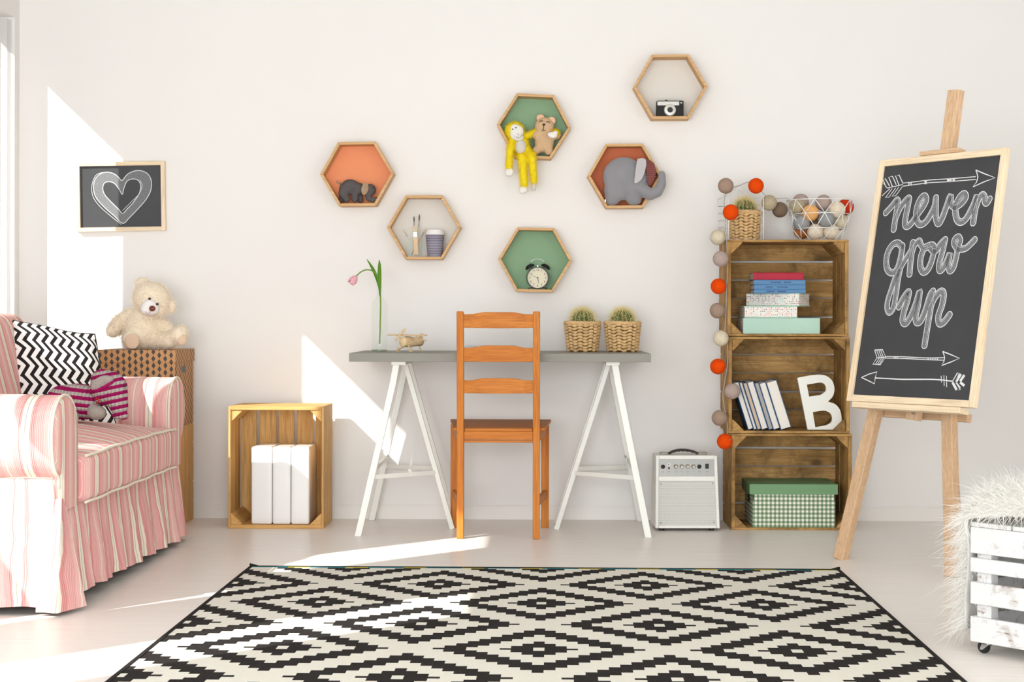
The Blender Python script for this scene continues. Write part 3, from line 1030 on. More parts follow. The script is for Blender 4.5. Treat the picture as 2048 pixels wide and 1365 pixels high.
# ---- monkey
def monkey():
    Y = 7.085
    MY = plain('yellow_plush', S(252, 226, 48), 0.95, spec=0.05, var=0.12, vs=60)
    MW = plain('white_felt', S(238, 234, 226), 0.95, spec=0.05, var=0.02)
    MG = plain('cream_belly_felt', S(214, 208, 196), 0.95, spec=0.05, var=0.05, vs=40)
    zb = shelf_z('monkey')
    base = Vector((lp(1046, 312, Y).x, Y, zb))
    T = thing('toy_monkey', 'yellow fluffy monkey dangling its legs from green hexagon shelf', 'toy', base)
    g = lambda px, py, dy=0: lp(px, py, Y) - base + Vector((0, dy, 0))
    k = PXM / Y
    pr = [('e', g(1029, 262), (19 / k, 16 / k, 18 / k)), ('e', g(1031, 270), (16 / k, 15 / k, 17 / k)),
          ('e', g(1041, 290), (15 / k, 15 / k, 20 / k)), ('e', g(1044, 299), (17 / k, 15 / k, 12 / k)),
          ('c', g(1025, 284), g(1020, 300, -0.02), 8 / k, 7 / k), ('c', g(1020, 300, -0.02), g(1018, 336, -0.034), 7 / k, 6.5 / k),
          ('c', g(1042, 306), g(1044, 318, -0.033), 9 / k, 8.5 / k), ('c', g(1044, 318, -0.033), g(1048, 371, -0.03), 8.5 / k, 7 / k),
          ('c', g(1054, 303), g(1063, 314, -0.033), 8.5 / k, 8 / k), ('c', g(1063, 314, -0.033), g(1067, 364, -0.03), 8 / k, 6.5 / k)]
    arm = [('c', g(1052, 272, 0.01), g(1078, 258, 0.045), 7 / k, 6 / k), ('c', g(1078, 258, 0.045), g(1106, 262, 0.04), 6 / k, 6 / k), ('c', g(1106, 262, 0.04), g(1113, 266, -0.005), 6 / k, 5.5 / k)]
    blob('body', pr + arm, 0.004, MY, T, 4)
    fur('plush_pile', sample_skin(pr + arm, 11000), 0.0105, 0.0013, fur_mat('yellow_pile', S(252, 226, 48)), T, droop=0.3, spread=0.45, segs=2)
    blob('face', [('e', g(1033, 267, -0.028), (13.5 / k, 7 / k, 16 / k), (0, 0.25, 0)), ('e', g(1036, 276, -0.036), (11 / k, 8 / k, 8.5 / k)), ('e', g(1029, 258, -0.03), (9 / k, 5 / k, 8 / k))], 0.0032, MW, T, 4)
    MB().ball(g(1041, 295, -0.026), (11 / k, 8 / k, 15 / k), 18, 12).build('belly_patch', MG, T, smooth=True)
    for px, py in ((1025, 261), (1031.5, 258)):
        MB().ball(g(px, py, -0.045), 0.0028, 10, 6).build('eye', M_BLACK, T, smooth=True)
    m = MB()
    m.tube([g(1031, 276, -0.0535), g(1035, 279.5, -0.055), g(1040, 278, -0.0545), g(1044, 272.5, -0.052)], 0.0008, 5)
    m.tube([g(1036.5, 279, -0.0548), g(1037, 273, -0.0545), g(1034, 270.5, -0.053)], 0.0007, 5)
    m.build('stitched_smile', M_BLACK, T)
    for px, py, dy, sc in ((1019, 346, -0.036, 1), (1047, 380, -0.03, 1.0)):
        blob('paw', [('e', g(px, py, dy), (8 / k, 5.5 / k, 9 / k), (0, 0.2, 0)), ('e', g(px - 3, py + 3, dy), (6 / k, 4.5 / k, 6 / k))], 0.003, MW, T, 3)
    blob('paw', [('e', g(1067.5, 374, -0.03), (5 / k, 5 / k, 10 / k))], 0.003, MG, T, 3)
    blob('paw', [('e', g(1104, 272, -0.033), (10 / k, 4.5 / k, 6.5 / k), (0, 0.2, 0)), ('e', g(1110, 268, -0.03), (5 / k, 4 / k, 5 / k))], 0.003, MW, T, 3)
monkey()

# ---- knitted bear
def knit_mat(name, c1, c2=None, scale=260, stripe=None):
    t = NT(name)
    v = t.coord('Object')
    w = t.n('ShaderNodeTexWave', {'Vector': v, 'Scale': scale / 6.28, 'Distortion': 1.5, 'Detail': 1.0}, wave_type='BANDS', bands_direction='X').outputs['Fac']
    w2 = t.n('ShaderNodeTexWave', {'Vector': v, 'Scale': scale / 6.28, 'Distortion': 1.5, 'Detail': 1.0}, wave_type='BANDS', bands_direction='Z').outputs['Fac']
    h = t.math('MULTIPLY', w, w2)
    col = t.mix(h, tuple(x * 0.84 for x in c1[:3]) + (1,), c1)
    t.base(col, 0.95, 0, 0.05)
    t.bump(h, 0.6, 0.003)
    return t.m
def knit_bear():
    Y = 7.115
    M = knit_mat('tan_knit', S(228, 192, 152))
    MP = plain('pink_tan_knit', S(236, 192, 160), 0.95, spec=0.05, var=0.1, vs=80)
    zb = shelf_z('monkey')
    base = Vector((lp(1090, 315, Y).x, Y, zb - 0.004))
    T = thing('toy_bear', 'tan knitted bear with closed eyes sitting beside yellow monkey', 'toy', base)
    g = lambda px, py, dy=0: lp(px, py, Y) - base + Vector((0, dy, 0))
    k = PXM / Y
    pr = [('e', g(1088, 252), (20 / k, 13 / k, 18 / k)), ('e', g(1087, 261), (18 / k, 13 / k, 12 / k)), ('e', g(1088, 284), (20 / k, 14 / k, 22 / k)),
          ('c', g(1076, 272, -0.004), g(1057, 268, -0.002), 8.5 / k, 6.5 / k), ('c', g(1100, 274, -0.004), g(1115, 272, -0.012), 9 / k, 7 / k),
          ('c', g(1078, 296, -0.002), g(1071, 303, -0.014), 10 / k, 8.5 / k), ('c', g(1096, 296, -0.002), g(1097, 303, -0.014), 11 / k, 9 / k)]
    blob('body', pr, 0.0038, M, T, 5)
    for px, py, a in ((1080, 236, -0.3), (1103, 241, 0.5)):
        MB().ball(g(px, py, -0.004), (8.2 / k, 0.006, 7.2 / k), 18, 12, rot=Euler((0, a, 0)).to_matrix()).build('ear', MP, T, smooth=True)
    f = MB()
    f.tube([g(1077.5, 245.5, -0.0265), g(1081, 243.5, -0.029), g(1085, 244, -0.0285)], 0.0016, 6)
    f.tube([g(1092, 246, -0.0285), g(1096, 244.8, -0.0285), g(1099, 247, -0.026)], 0.0016, 6)
    f.ball(g(1087, 251, -0.0305), (0.0065, 0.003, 0.0045), 12, 8)
    f.tube([g(1087, 252, -0.0305), g(1086, 262, -0.0295)], 0.0013, 6)
    f.tube([g(1082.5, 261, -0.028), g(1084.5, 263.5, -0.029), g(1088, 263.5, -0.029), g(1090, 261, -0.028)], 0.0013, 6)
    f.build('stitched_face', M_BLACK, T, smooth=True)
knit_bear()

# ---- film camera
def film_camera():
    Y = 7.10
    zb = shelf_z('camera')
    x0, x1 = at(1312.5, 220, Y).x, at(1366.5, 220, Y).x
    z1 = at(1340, 201, Y).z
    base = Vector(((x0 + x1) / 2, Y, zb))
    T = thing('film_camera', 'old black and silver film camera standing in the highest hexagon', 'camera', base)
    ML = plain('black_leatherette', S(22, 19, 17), 0.6, var=0.2, vs=200, bump=0.4, bs=700)
    MS = plain('satin_silver', S(206, 204, 196), 0.35, 0.3, var=0.03)
    w = x1 - x0; h = z1 - zb
    MB().rbox((0, 0.02, h * 0.5), (w, 0.04, h - 0.001), 0.004, 6).build('body', ML, T, smooth=True)
    zt = lambda py: at(1340, py, Y).z - zb
    xx = lambda px: at(px, 220, Y).x - base.x
    MB().bx(xx(1314), xx(1357.5), -0.002, 0.002, zt(211), zt(203)).build('top_plate', MS, T, bevel=0.0006)
    MB().bx(xx(1358.5), xx(1365.5), -0.0015, 0.002, zt(209), zt(202.5)).build('viewfinder_window', M_BLACK, T)
    MB().bx(xx(1360), xx(1363), -0.0025, 0.0, zt(207), zt(204.5)).build('viewfinder_glass', MS, T)
    ln = MB()
    c = Vector((xx(1339), 0, zt(220.5)))
    r = 11.8 / (PXM / Y)
    Rm = basis((0, -1, 0))
    ln.lathe([(r, -0.002), (r, 0.008), (r * 0.93, 0.010), (r * 0.9, 0.010), (r * 0.86, 0.013), (r * 0.5, 0.014), (r * 0.42, 0.012)], 40, c, Rm)
    lens = ln.build('lens_barrel', MS, T, smooth=True, angle=0.5)
    MB().lathe([(r * 0.44, 0.0125), (r * 0.40, 0.0155), (r * 0.3, 0.0155)], 30, c, Rm).build('lens_ring', M_BLACK, lens, smooth=True, angle=0.5)
    MB().ball(c + Vector((0, -0.0125, 0)), (r * 0.3, 0.003, r * 0.3), 20, 10).build('lens_glass', plain('lens_glass', S(40, 42, 52), 0.08, var=0.02, spec=0.8), lens, smooth=True)
    MB().cyl((xx(1332.5), 0.018, h - 0.002), (xx(1332.5), 0.018, h + 0.005), 0.0045, 16).build('wind_knob', M_BLACK, T, smooth=True, angle=0.5)
    MB().cyl((xx(1350), 0.02, h - 0.002), (xx(1350), 0.02, h + 0.002), 0.005, 16).build('shutter_button', MS, T, smooth=True, angle=0.5)
film_camera()

# ---- alarm clock
def alarm_clock():
    Y = 7.095
    zb = shelf_z('clock')
    k = PXM / Y
    c0 = at(1075.2, 556, Y)
    base = Vector((c0.x, Y + 0.02, zb))
    T = thing('alarm_clock', 'black twin-bell alarm clock standing in the green hexagon shelf', 'clock', base)
    c = c0 - base
    R = 22.6 / k
    Rm = basis((0, -1, 0))
    MB().lathe([(R * 0.8, -0.045), (R * 0.97, -0.04), (R, -0.02), (R, 0.004), (R * 0.97, 0.008), (R * 0.90, 0.008), (R * 0.885, 0.0)], 48, c, Rm, cap=False).build('case', M_BLACK, T, smooth=True, angle=0.6)
    MB().lathe([(R * 0.9, 0.0), (R * 0.9, 0.0028), (0.0, 0.0028)], 48, c, Rm, cap=False).build('dial', plain('cream_dial', S(226, 218, 192), 0.6, var=0.01), T)
    num = MB()
    for h in range(1, 13):
        a = PI / 2 - h * PI / 6
        p = c + Vector((math.cos(a) * R * 0.70, -0.0034, math.sin(a) * R * 0.70))
        fr = Matrix(((1, 0, 0, p.x), (0, 0, -1, p.y), (0, 1, 0, p.z), (0, 0, 0, 1)))
        text_mb(num, str(h), R * 0.26, fr)
    num.build('numerals', M_DARK, T)
    hd = MB()
    def hand(ang, L, w):
        a = math.radians(90 - ang)
        d = Vector((math.cos(a), 0, math.sin(a)))
        hd.bar(c + Vector((0, -0.0048, 0)) - d * L * 0.15, c + Vector((0, -0.0048, 0)) + d * L, w, 0.0008, (0, 1, 0), taper=0.5)
    hand(170, R * 0.52, 0.0028); hand(292, R * 0.68, 0.0020)
    hd.cyl(c + Vector((0, -0.003, 0)), c + Vector((0, -0.0062, 0)), 0.0026, 14)
    hd.build('hands', M_BLACK, T)
    for sx in (-1, 1):
        bc = at(1075.2 + sx * 16, 533.5, Y) - base + Vector((0, 0.014, 0))
        ax = Vector((sx * 0.48, 0, 0.88)).normalized()
        Rb = basis(ax)
        rb = 10.0 / k
        MB().lathe([(rb, -0.006), (rb * 0.98, -0.001), (rb * 0.8, 0.0055), (rb * 0.45, 0.009), (1e-5, 0.0105)], 24, bc, Rb).build('bell', M_BLACK, T, smooth=True, angle=0.9)
        MB().tube([bc - ax * 0.004, c + ax * (R * 0.98) + Vector((0, 0.012, 0))], 0.0018, 8).build('bell_stem', M_CHROME, T)
        f0 = c + Vector((sx * R * 0.62, 0.016, -R * 0.74)); f1 = Vector((sx * R * 0.80, 0.012, 0.0015)) + Vector((c.x, 0, 0))
        MB().tube([f0, f1], [0.003, 0.002], 8).build('foot', M_CHROME, T, smooth=True)
    pts = [at(1060, 529, Y), at(1062.5, 523, Y), at(1066, 519.5, Y), at(1075, 518, Y), at(1084, 519.5, Y), at(1088, 523, Y), at(1090.5, 529, Y)]
    MB().tube([p - base + Vector((0, 0.014, 0)) for p in pts], 0.0013, 8).build('carry_handle', M_CHROME, T, smooth=True)
    MB().bar(at(1075, 531, Y) - base + Vector((0, 0.014, 0)), at(1075, 538, Y) - base + Vector((0, 0.014, 0)), 0.004, 0.003).build('hammer', M_CHROME, T)
alarm_clock()

# ---- tumbler with brushes, paper cup
def tumbler_and_cup():
    Y = 7.112
    zb = shelf_z('brushes')
    xl, xr = at(811.5, 500, Y).x, at(845.5, 500, Y).x
    zt = at(828, 476, Y).z
    base = Vector(((xl + xr) / 2, Y, zb))
    T = thing('glass_tumbler', 'clear square glass tumbler of brushes in white hexagon shelf', 'glass', base)
    hw = (xr - xl) / 2; h = zt - zb; t = 0.0035
    g = MB()
    def ring(s_, z): return [(-s_, -s_, z), (s_, -s_, z), (s_, s_, z), (-s_, s_, z)]
    hd = min(hw, 0.034)
    vs = ring(hd * 0.93, 0.0) + ring(hd, h) + ring(hd - t, h) + ring(hd * 0.93 - t, 0.006)
    fs = [(3, 2, 1, 0), (12, 13, 14, 15)]
    for q in (0, 4, 8):
        for i in range(4): fs.append((q + i, q + (i + 1) % 4, q + 4 + (i + 1) % 4, q + 4 + i))
    g.add(vs, fs)
    g.build('tumbler_wall', M_GLASS, T)
    MH = wood('brush_handle_wood', S(214, 168, 118), S(238, 200, 156), 'Z', 1, 0.5)
    MBR = plain('pale_bristle', S(226, 206, 178), 0.9, var=0.2, vs=200)
    MGR = plain('dark_bristle', S(120, 112, 96), 0.9, var=0.2, vs=200)
    MFE = plain('ferrule_metal', S(170, 172, 170), 0.35, 0.6, var=0.05)
    MCR = plain('cream_handle', S(236, 226, 206), 0.5, var=0.03)
    def brush(lab, p0, p1, r, kind, mh, mbr):
        a, b = at(*p0, Y + p0_dy) , at(*p1, Y + p1_dy)
        a.z = max(a.z, zb + 0.009)
        B = thing('paint_brush', lab, 'brush', a, 0, 'brushes in the glass tumbler')
        L = b - a
        if kind == 'flat':
            R = basis(L, (0, 1, 0))
            MB().bar((0, 0, 0), L * 0.62, 0.019, 0.006, (0, 1, 0)).build('handle', mh, B, bevel=0.002)
            MB().bar(L * 0.60, L * 0.80, 0.0205, 0.009, (0, 1, 0)).build('ferrule', MFE, B, bevel=0.001)
            MB().bar(L * 0.80, L, 0.0195, 0.007, (0, 1, 0), taper=0.9).build('bristles', mbr, B, bevel=0.001)
        else:
            MB().tube([Vector((0, 0, 0)), L * 0.3, L * 0.72], [r * 0.6, r, r * 0.75], 10).build('handle', mh, B, smooth=True)
            MB().tube([L * 0.71, L * 0.86], [r * 0.85, r * 0.9], 10).build('ferrule', MFE, B, smooth=True)
            MB().tube([L * 0.86, L * 0.93, L], [r * 0.95, r * 1.35, r * 0.5], 10).build('bristles', mbr, B, smooth=True)
    p0_dy, p1_dy = -0.012, -0.008
    brush('wide flat paint brush with grey ferrule in the glass tumbler', (832, 510), (829.5, 452), 0.003, 'flat', MH, MBR)
    p0_dy, p1_dy = 0.002, 0.004
    brush('long thin brush with dark metal tip, left of the tall pair', (830, 510), (827.5, 433), 0.0026, 'round', MCR, MGR)
    p0_dy, p1_dy = 0.012, 0.018
    brush('tallest thin brush leaning to the back in the tumbler', (834, 510), (838.5, 429), 0.0026, 'round', MCR, MGR)
    p0_dy, p1_dy = 0.006, 0.0
    brush('cream tipped brush slanting right out of the glass tumbler', (822, 510), (852, 457.5), 0.003, 'round', MH, MBR)
    p0_dy, p1_dy = 0.0, 0.014
    brush('short thin brush slanting left out of the glass tumbler', (838, 510), (805, 459), 0.0016, 'round', MCR, MBR)
    # cup
    t = NT('dotted_purple_card')
    v = t.n('ShaderNodeTexCoord').outputs['UV']
    s2 = t.n('ShaderNodeSeparateXYZ', {0: v})
    u = t.math('MULTIPLY', s2.outputs[0], 44.0); vv = t.math('MULTIPLY', s2.outputs[1], 14.0)
    par = t.math('MULTIPLY', t.math('MODULO', t.math('FLOOR', vv), 2.0), 0.5)
    fu = t.math('SUBTRACT', t.math('FRACT', t.math('ADD', u, par)), 0.5); fv = t.math('SUBTRACT', t.math('FRACT', vv), 0.5)
    d = t.math('SQRT', t.math('ADD', t.math('POWER', fu, 2), t.math('POWER', fv, 2)))
    MC = t.base(t.mix(t.math('LESS_THAN', d, 0.24), S(108, 100, 122), S(226, 222, 226)), 0.6)
    k = PXM / Y
    c = at(869.5, 500, Y)
    B = thing('paper_cup', 'purple dotted paper cup with a white lid beside the tumbler', 'cup', (c.x, Y, zb))
    z = lambda py: at(869, py, Y).z - zb
    r1, r0 = 18.8 / k, 14.5 / k
    zt = z(468.5)
    mb = MB().grid(lambda u, v: ((r0 + (r1 - r0) * v) * math.cos(2 * PI * u), (r0 + (r1 - r0) * v) * math.sin(2 * PI * u), zt * v), 40, 4, 0, lambda u, v: (u, v))
    mb.build('cup_wall', MC, B, smooth=True)
    MB().lathe([(r0 * 0.2, 0.001), (r0, 0.001)], 32).build('cup_base', MC, B)
    MB().lathe([(r1 * 1.02, zt - 0.004), (r1 * 1.05, zt), (r1 * 1.02, zt + 0.003), (r1 * 0.95, z(465)), (r1 * 0.9, z(461)), (r1 * 0.84, z(460)), (r1 * 0.8, z(462)), (0, z(462))], 40, cap=False).build('lid', M_GLOSS_WHITE, B, smooth=True, angle=0.6)
tumbler_and_cup()

# ================================================================== HEART PICTURE
def chalk_mat(name, c, grain, thr):
    t = NT(name)
    v = t.coord('Object')
    nz = t.ramp(t.noise(v, grain, 4, 0.7), [(thr - 0.12, 0.0), (thr + 0.12, 1.0)])
    t.base(t.mix(nz, tuple(x * 0.35 for x in c[:3]) + (1,), c), 0.95, 0, 0.1)
    return t.m
M_SLATE = plain('chalkboard_black', S(60, 61, 64), 0.5, var=0.12, vs=6, spec=0.4)
M_CHALK = chalk_mat('chalk_line', S(226, 226, 226), 260, 0.34)
M_CHALK_F = chalk_mat('chalk_fill', S(138, 140, 143), 330, 0.46)

def ribbon(mb, pts, w, fr, lift, mi=0, closed=False):
    """flat chalk stroke on the board plane; pts are 2-D in the frame"""
    P = [Vector((p[0], p[1])) for p in pts]
    N = len(P)
    base = len(mb.v)
    for i, p in enumerate(P):
        a = P[(i - 1) % N] if (closed or i > 0) else p
        b = P[(i + 1) % N] if (closed or i < N - 1) else p
        t = (b - a)
        t = t.normalized() if t.length > 1e-9 else Vector((1, 0))
        nrm = Vector((-t.y, t.x)) * w / 2
        for q in (p + nrm, p - nrm): mb.v.append(tuple(fr @ Vector((q.x, q.y, lift))))
    for i in range(N if closed else N - 1):
        j = (i + 1) % N
        mb.f.append([base + 2 * i, base + 2 * i + 1, base + 2 * j + 1, base + 2 * j]); mb.m.append(mi); mb.uv.append(None)

def smooth_path(pts, n=6, closed=False):
    P = [Vector((p[0], p[1])) for p in pts]
    out = []
    N = len(P)
    for i in range(N if closed else N - 1):
        p0 = P[(i - 1) % N] if (closed or i > 0) else P[i]
        p1, p2 = P[i], P[(i + 1) % N]
        p3 = P[(i + 2) % N] if (closed or i + 2 < N) else p2
        for k in range(n):
            t = k / n
            out.append(0.5 * ((2 * p1) + (p2 - p0) * t + (2 * p0 - 5 * p1 + 4 * p2 - p3) * t * t + (3 * p1 - p0 - 3 * p2 + p3) * t ** 3))
    if not closed: out.append(P[-1])
    return out

def disc(mb, c, r, fr, lift, mi=0, n=14):
    base = len(mb.v)
    for k in range(n):
        a = 2 * PI * k / n
        mb.v.append(tuple(fr @ Vector((c[0] + r * math.cos(a), c[1] + r * math.sin(a), lift))))
    mb.f.append([base + k for k in range(n)]); mb.m.append(mi); mb.uv.append(None)

def offset(P, d):
    out = []
    for i, p in enumerate(P):
        a = P[max(0, i - 1)]; b = P[min(len(P) - 1, i + 1)]
        t = (b - a).normalized() if (b - a).length > 1e-9 else Vector((1, 0))
        out.append(p + Vector((-t.y, t.x)) * d)
    return out

def heart_picture():
    Y = WY - 0.024
    TL, TR, BR, BL = at(150, 325, Y), at(328.5, 322, Y), at(330, 461, Y), at(152, 464, Y)
    c = (TL + TR + BR + BL) / 4
    wd = ((TR - TL).length + (BR - BL).length) / 2; ht = ((TL - BL).length + (TR - BR).length) / 2
    ang = math.atan2((TR - TL).z + (BR - BL).z, (TR - TL).x + (BR - BL).x)
    T = thing('heart_picture', 'small framed blackboard with a chalk heart, hanging above the teddy bear', 'picture', (c.x, WY - 0.001, c.z), (0, -ang, 0))
    fw, d = 0.0175, 0.023
    for sx in (-1, 1):
        MB().bx(sx * wd / 2 - (fw if sx > 0 else 0), sx * wd / 2 + (0 if sx > 0 else fw), -d, 0, -ht / 2, ht / 2).build('frame_rail', M_PINE['Z'], T, bevel=0.0012)
        MB().bx(-wd / 2 + fw, wd / 2 - fw, -d, 0, sx * ht / 2 - (fw if sx > 0 else 0), sx * ht / 2 + (0 if sx > 0 else fw)).build('frame_rail', M_PINE['X'], T, bevel=0.0012)
    MB().bx(-wd / 2 + fw, wd / 2 - fw, -0.012, -0.004, -ht / 2 + fw, ht / 2 - fw).build('slate', M_SLATE, T)
    fr = Matrix(((1, 0, 0, 0), (0, 0, -1, 0), (0, 1, 0, 0), (0, 0, 0, 1)))
    q = lambda p: (at(p[0], p[1], Y).x - c.x, at(p[0], p[1], Y).z - c.z)
    Z = lambda x, y: q((x / 2.73, y / 2.73))
    outer = [(663, 985), (690, 955), (720, 938), (760, 932), (800, 948), (822, 985), (820, 1040), (790, 1095), (740, 1150), (700, 1190), (663, 1220), (620, 1180), (570, 1135), (525, 1085), (508, 1040), (512, 985), (540, 950), (580, 938), (620, 948), (645, 968)]
    inner = [(663, 1062), (672, 1030), (690, 990), (720, 978), (750, 985), (765, 1015), (755, 1060), (720, 1110), (690, 1140), (664, 1165), (640, 1140), (605, 1105), (570, 1065), (557, 1030), (565, 1000), (590, 990), (620, 1000), (645, 1030)]
    outer2 = smooth_path([Z(*p) for p in outer], 4, True); inner2 = smooth_path([Z(*p) for p in inner], 4, True)
    f = MB()
    n = max(len(outer2), len(inner2))
    # band between the two outlines
    tris = tessellate_polygon([[Vector((p.x, p.y, 0)) for p in outer2], [Vector((p.x, p.y, 0)) for p in inner2]])
    flat = outer2 + inner2
    f.add([fr @ Vector((p.x, p.y, 0.0124)) for p in flat], [list(t) for t in tris], 0)
    ribbon(f, outer2, 0.0032, fr, 0.0127, 1, True); ribbon(f, inner2, 0.0032, fr, 0.0127, 1, True)
    ribbon(f, smooth_path([Z(*p) for p in ((655, 1226), (600, 1180), (540, 1125), (503, 1070), (498, 1010), (520, 955), (560, 938))], 4), 0.002, fr, 0.0129, 1)
    ribbon(f, smooth_path([Z(*p) for p in ((664, 1150), (710, 1105), (755, 1060), (773, 1015), (760, 985))], 4), 0.002, fr, 0.0129, 1)
    f.build('chalk_heart', [M_CHALK_F, M_CHALK], T)
heart_picture()
# ================================================================== BOOKS AND BOXES IN THE CRATES
def dot_mat(name, cols, bgc, period):
    t = NT(name)
    v = t.n('ShaderNodeTexCoord').outputs['UV']
    sc = t.n('ShaderNodeVectorMath', {0: v, 1: (1 / period, 1 / period, 1)}, operation='MULTIPLY').outputs[0]
    fl = t.n('ShaderNodeVectorMath', {0: sc}, operation='FLOOR').outputs[0]
    fr = t.n('ShaderNodeVectorMath', {0: sc}, operation='FRACTION').outputs[0]
    s2 = t.n('ShaderNodeSeparateXYZ', {0: fr})
    d = t.math('SQRT', t.math('ADD', t.math('POWER', t.math('SUBTRACT', s2.outputs[0], 0.5), 2), t.math('POWER', t.math('SUBTRACT', s2.outputs[1], 0.5), 2)))
    wn = t.n('ShaderNodeTexWhiteNoise', {'Vector': fl}, noise_dimensions='3D')
    n = len(cols)
    col = t.ramp(wn.outputs['Value'], [(i / n, c) for i, c in enumerate(cols)], 'CONSTANT')
    return t.base(t.mix(t.math('LESS_THAN', d, 0.28), bgc, col), 0.6)
DOTS = dot_mat('dotted_paper', [S(214, 96, 90), S(238, 230, 222), S(150, 208, 190), S(70, 74, 92), S(240, 232, 224), S(226, 140, 120), S(238, 232, 226), S(40, 44, 60), S(190, 190, 200)], S(240, 234, 226), 0.0075)
M_MINT = plain('mint_card', S(180, 212, 196), 0.6, var=0.02)

def uvbox(x0, x1, y0, y1, z0, z1):
    mb = MB()
    mb.bx(x0, x1, y0, y1, z0, z1)
    mb.uv = []
    for fc in mb.f:
        P = [Vector(mb.v[i]) for i in fc]
        nrm = (P[1] - P[0]).cross(P[2] - P[0])
        ax = max(range(3), key=lambda k: abs(nrm[k]))
        mb.uv.append([(p.y, p.z) if ax == 0 else (p.x, p.z) if ax == 1 else (p.x, p.y) for p in P])
    return mb

def crate_books():
    Y = SY + 0.018
    zf = ST[2][2] + 0.0097
    def span(px0, px1, py0, py1, Yf=Y):
        a, b = at(px0, py1, Yf), at(px1, py0, Yf)
        return a.x, b.x, a.z, b.z
    # mint box
    x0, x1, z0, z1 = span(1486.5, 1640, 636, 666)
    T = thing('storage_box', 'pale mint card box at the bottom of the book pile', 'box', ((x0 + x1) / 2, Y, zf))
    uvbox(x0, x1, Y, Y + 0.2, zf, z1 - 0.001).build('box_body', M_MINT, T, world=True, bevel=0.001)
    uvbox(x0 - 0.0004, x0, Y + 0.002, Y + 0.198, zf + 0.002, z1 - 0.003).build('box_end', DOTS, T, world=True)
    zt = z1
    # two dotted boxes
    x0, x1, _, z1 = span(1489, 1594.5, 612, 636)
    T = thing('dotted_box', 'lower dotted paper box lying on the pale mint box', 'box', ((x0 + x1) / 2, Y, zt))
    uvbox(x0 + 0.001, x1, Y + 0.001, Y + 0.19, zt + 0.0035, z1 - 0.0045).build('box_body', DOTS, T, world=True)
    MB().bx(x0 - 0.003, x1 + 0.001, Y - 0.001, Y + 0.192, z1 - 0.0045, z1 - 0.002).bx(x0, x1, Y, Y + 0.19, zt, zt + 0.0035).build('mint_edge', M_MINT, T, world=True)
    zt = z1 - 0.002
    x0, x1, _, z1 = span(1502, 1601, 586, 611)
    L = 0.232
    T = thing('dotted_box', 'upper dotted paper box turned sideways, under the blue books', 'box', (at(1598, 600, Y).x, Y + 0.002, zt), (0, 0, -0.5))
    uvbox(-L, 0, 0, 0.125, 0.0035, z1 - zt - 0.0045).build('box_body', DOTS, T)
    MB().bx(-L - 0.001, 0.002, -0.001, 0.128, z1 - zt - 0.0045, z1 - zt - 0.002).bx(-L - 0.001, 0.002, -0.001, 0.128, 0, 0.0035).build('mint_edge', M_MINT, T)
    zt = z1 - 0.002
    MBL = plain('blue_cloth_cover', S(92, 138, 182), 0.6, var=0.06, vs=20)
    MRD = plain('crimson_cover', S(176, 24, 54), 0.55, var=0.08, vs=12)
    def flat_book(lab, px0, px1, py0, py1, mt, marks):
        nonlocal zt
        x0, x1, _, z1 = span(px0, px1, py0, py1, Y + 0.012)
        T = thing('book', lab, 'book', ((x0 + x1) / 2, Y + 0.012, zt), 0, 'flat books in the top crate')
        y0, y1 = Y + 0.012, Y + 0.15
        c = MB().bx(x0, x1, y0, y1, zt, zt + 0.0022).bx(x0, x1, y0, y1, z1 - 0.0022, z1).bx(x0, x1, y0, y0 + 0.003, zt + 0.0022, z1 - 0.0022)
        c.build('cover', mt, T, world=True, bevel=0.0012)
        MB().bx(x0 + 0.003, x1 - 0.003, y0 + 0.003, y1 - 0.003, zt + 0.0022, z1 - 0.0022).build('pages', M_PAPER, T, world=True)
        if marks:
            m = MB()
            zc = (zt + z1) / 2
            for a, b in marks:
                m.bx(x0 + (x1 - x0) * a, x0 + (x1 - x0) * b, y0 - 0.0004, y0, zc - 0.0016, zc + 0.0016)
            m.build('spine_lettering', plain('navy_print', S(40, 66, 110), 0.6), T, world=True)
        zt = z1
    flat_book('lowest thin blue book, lying on the dotted boxes', 1508, 1611.5, 579.5, 586, MBL, ((0.24, 0.4), (0.45, 0.62)))
    flat_book('middle blue book of the three lying flat', 1508.5, 1611, 569.8, 579, MBL, ((0.22, 0.36), (0.44, 0.66)))
    flat_book('upper blue book, directly under the crimson book', 1508, 1611, 560.2, 569.5, MBL, ((0.32, 0.52), (0.58, 0.72)))
    flat_book('crimson book on top of the pile in the top crate', 1506, 1606.5, 545.5, 559.8, MRD, None)

    # leaning books, fore-edges to the room
    zf = ST[1][2] + 0.0097
    lean = math.radians(17.5)
    Yb = SY + 0.03
    rows = [(1497, 1508, 'blue', 0.205, 'first leaning book beside the left crate wall, dark blue cover'), (1508.5, 1515, 'blue', 0.206, 'second leaning book from the left, thin with white pages'),
            (1515.5, 1524, 'tan', 0.204, 'third leaning book from the left, with tan page edges'), (1524.5, 1538, 'blue', 0.207, 'fourth leaning book from the left, thick with white pages'),
            (1538.5, 1547.5, 'grey', 0.204, 'fifth leaning book from the left, with grey page edges'), (1548, 1562, 'blue', 0.203, 'sixth leaning book, next to the thick outermost book'),
            (1562.5, 1585, 'blue', 0.207, 'thickest leaning book, the outermost one beside the white letter')]
    MP = {'blue': plain('white_pages', S(238, 232, 222), 0.85, var=0.04, vs=200), 'tan': plain('tan_pages', S(214, 190, 160), 0.85, var=0.04, vs=200), 'grey': plain('grey_pages', S(178, 174, 168), 0.85, var=0.04, vs=200)}
    MBD = plain('navy_blue_cover', S(58, 92, 136), 0.55, var=0.1, vs=10)
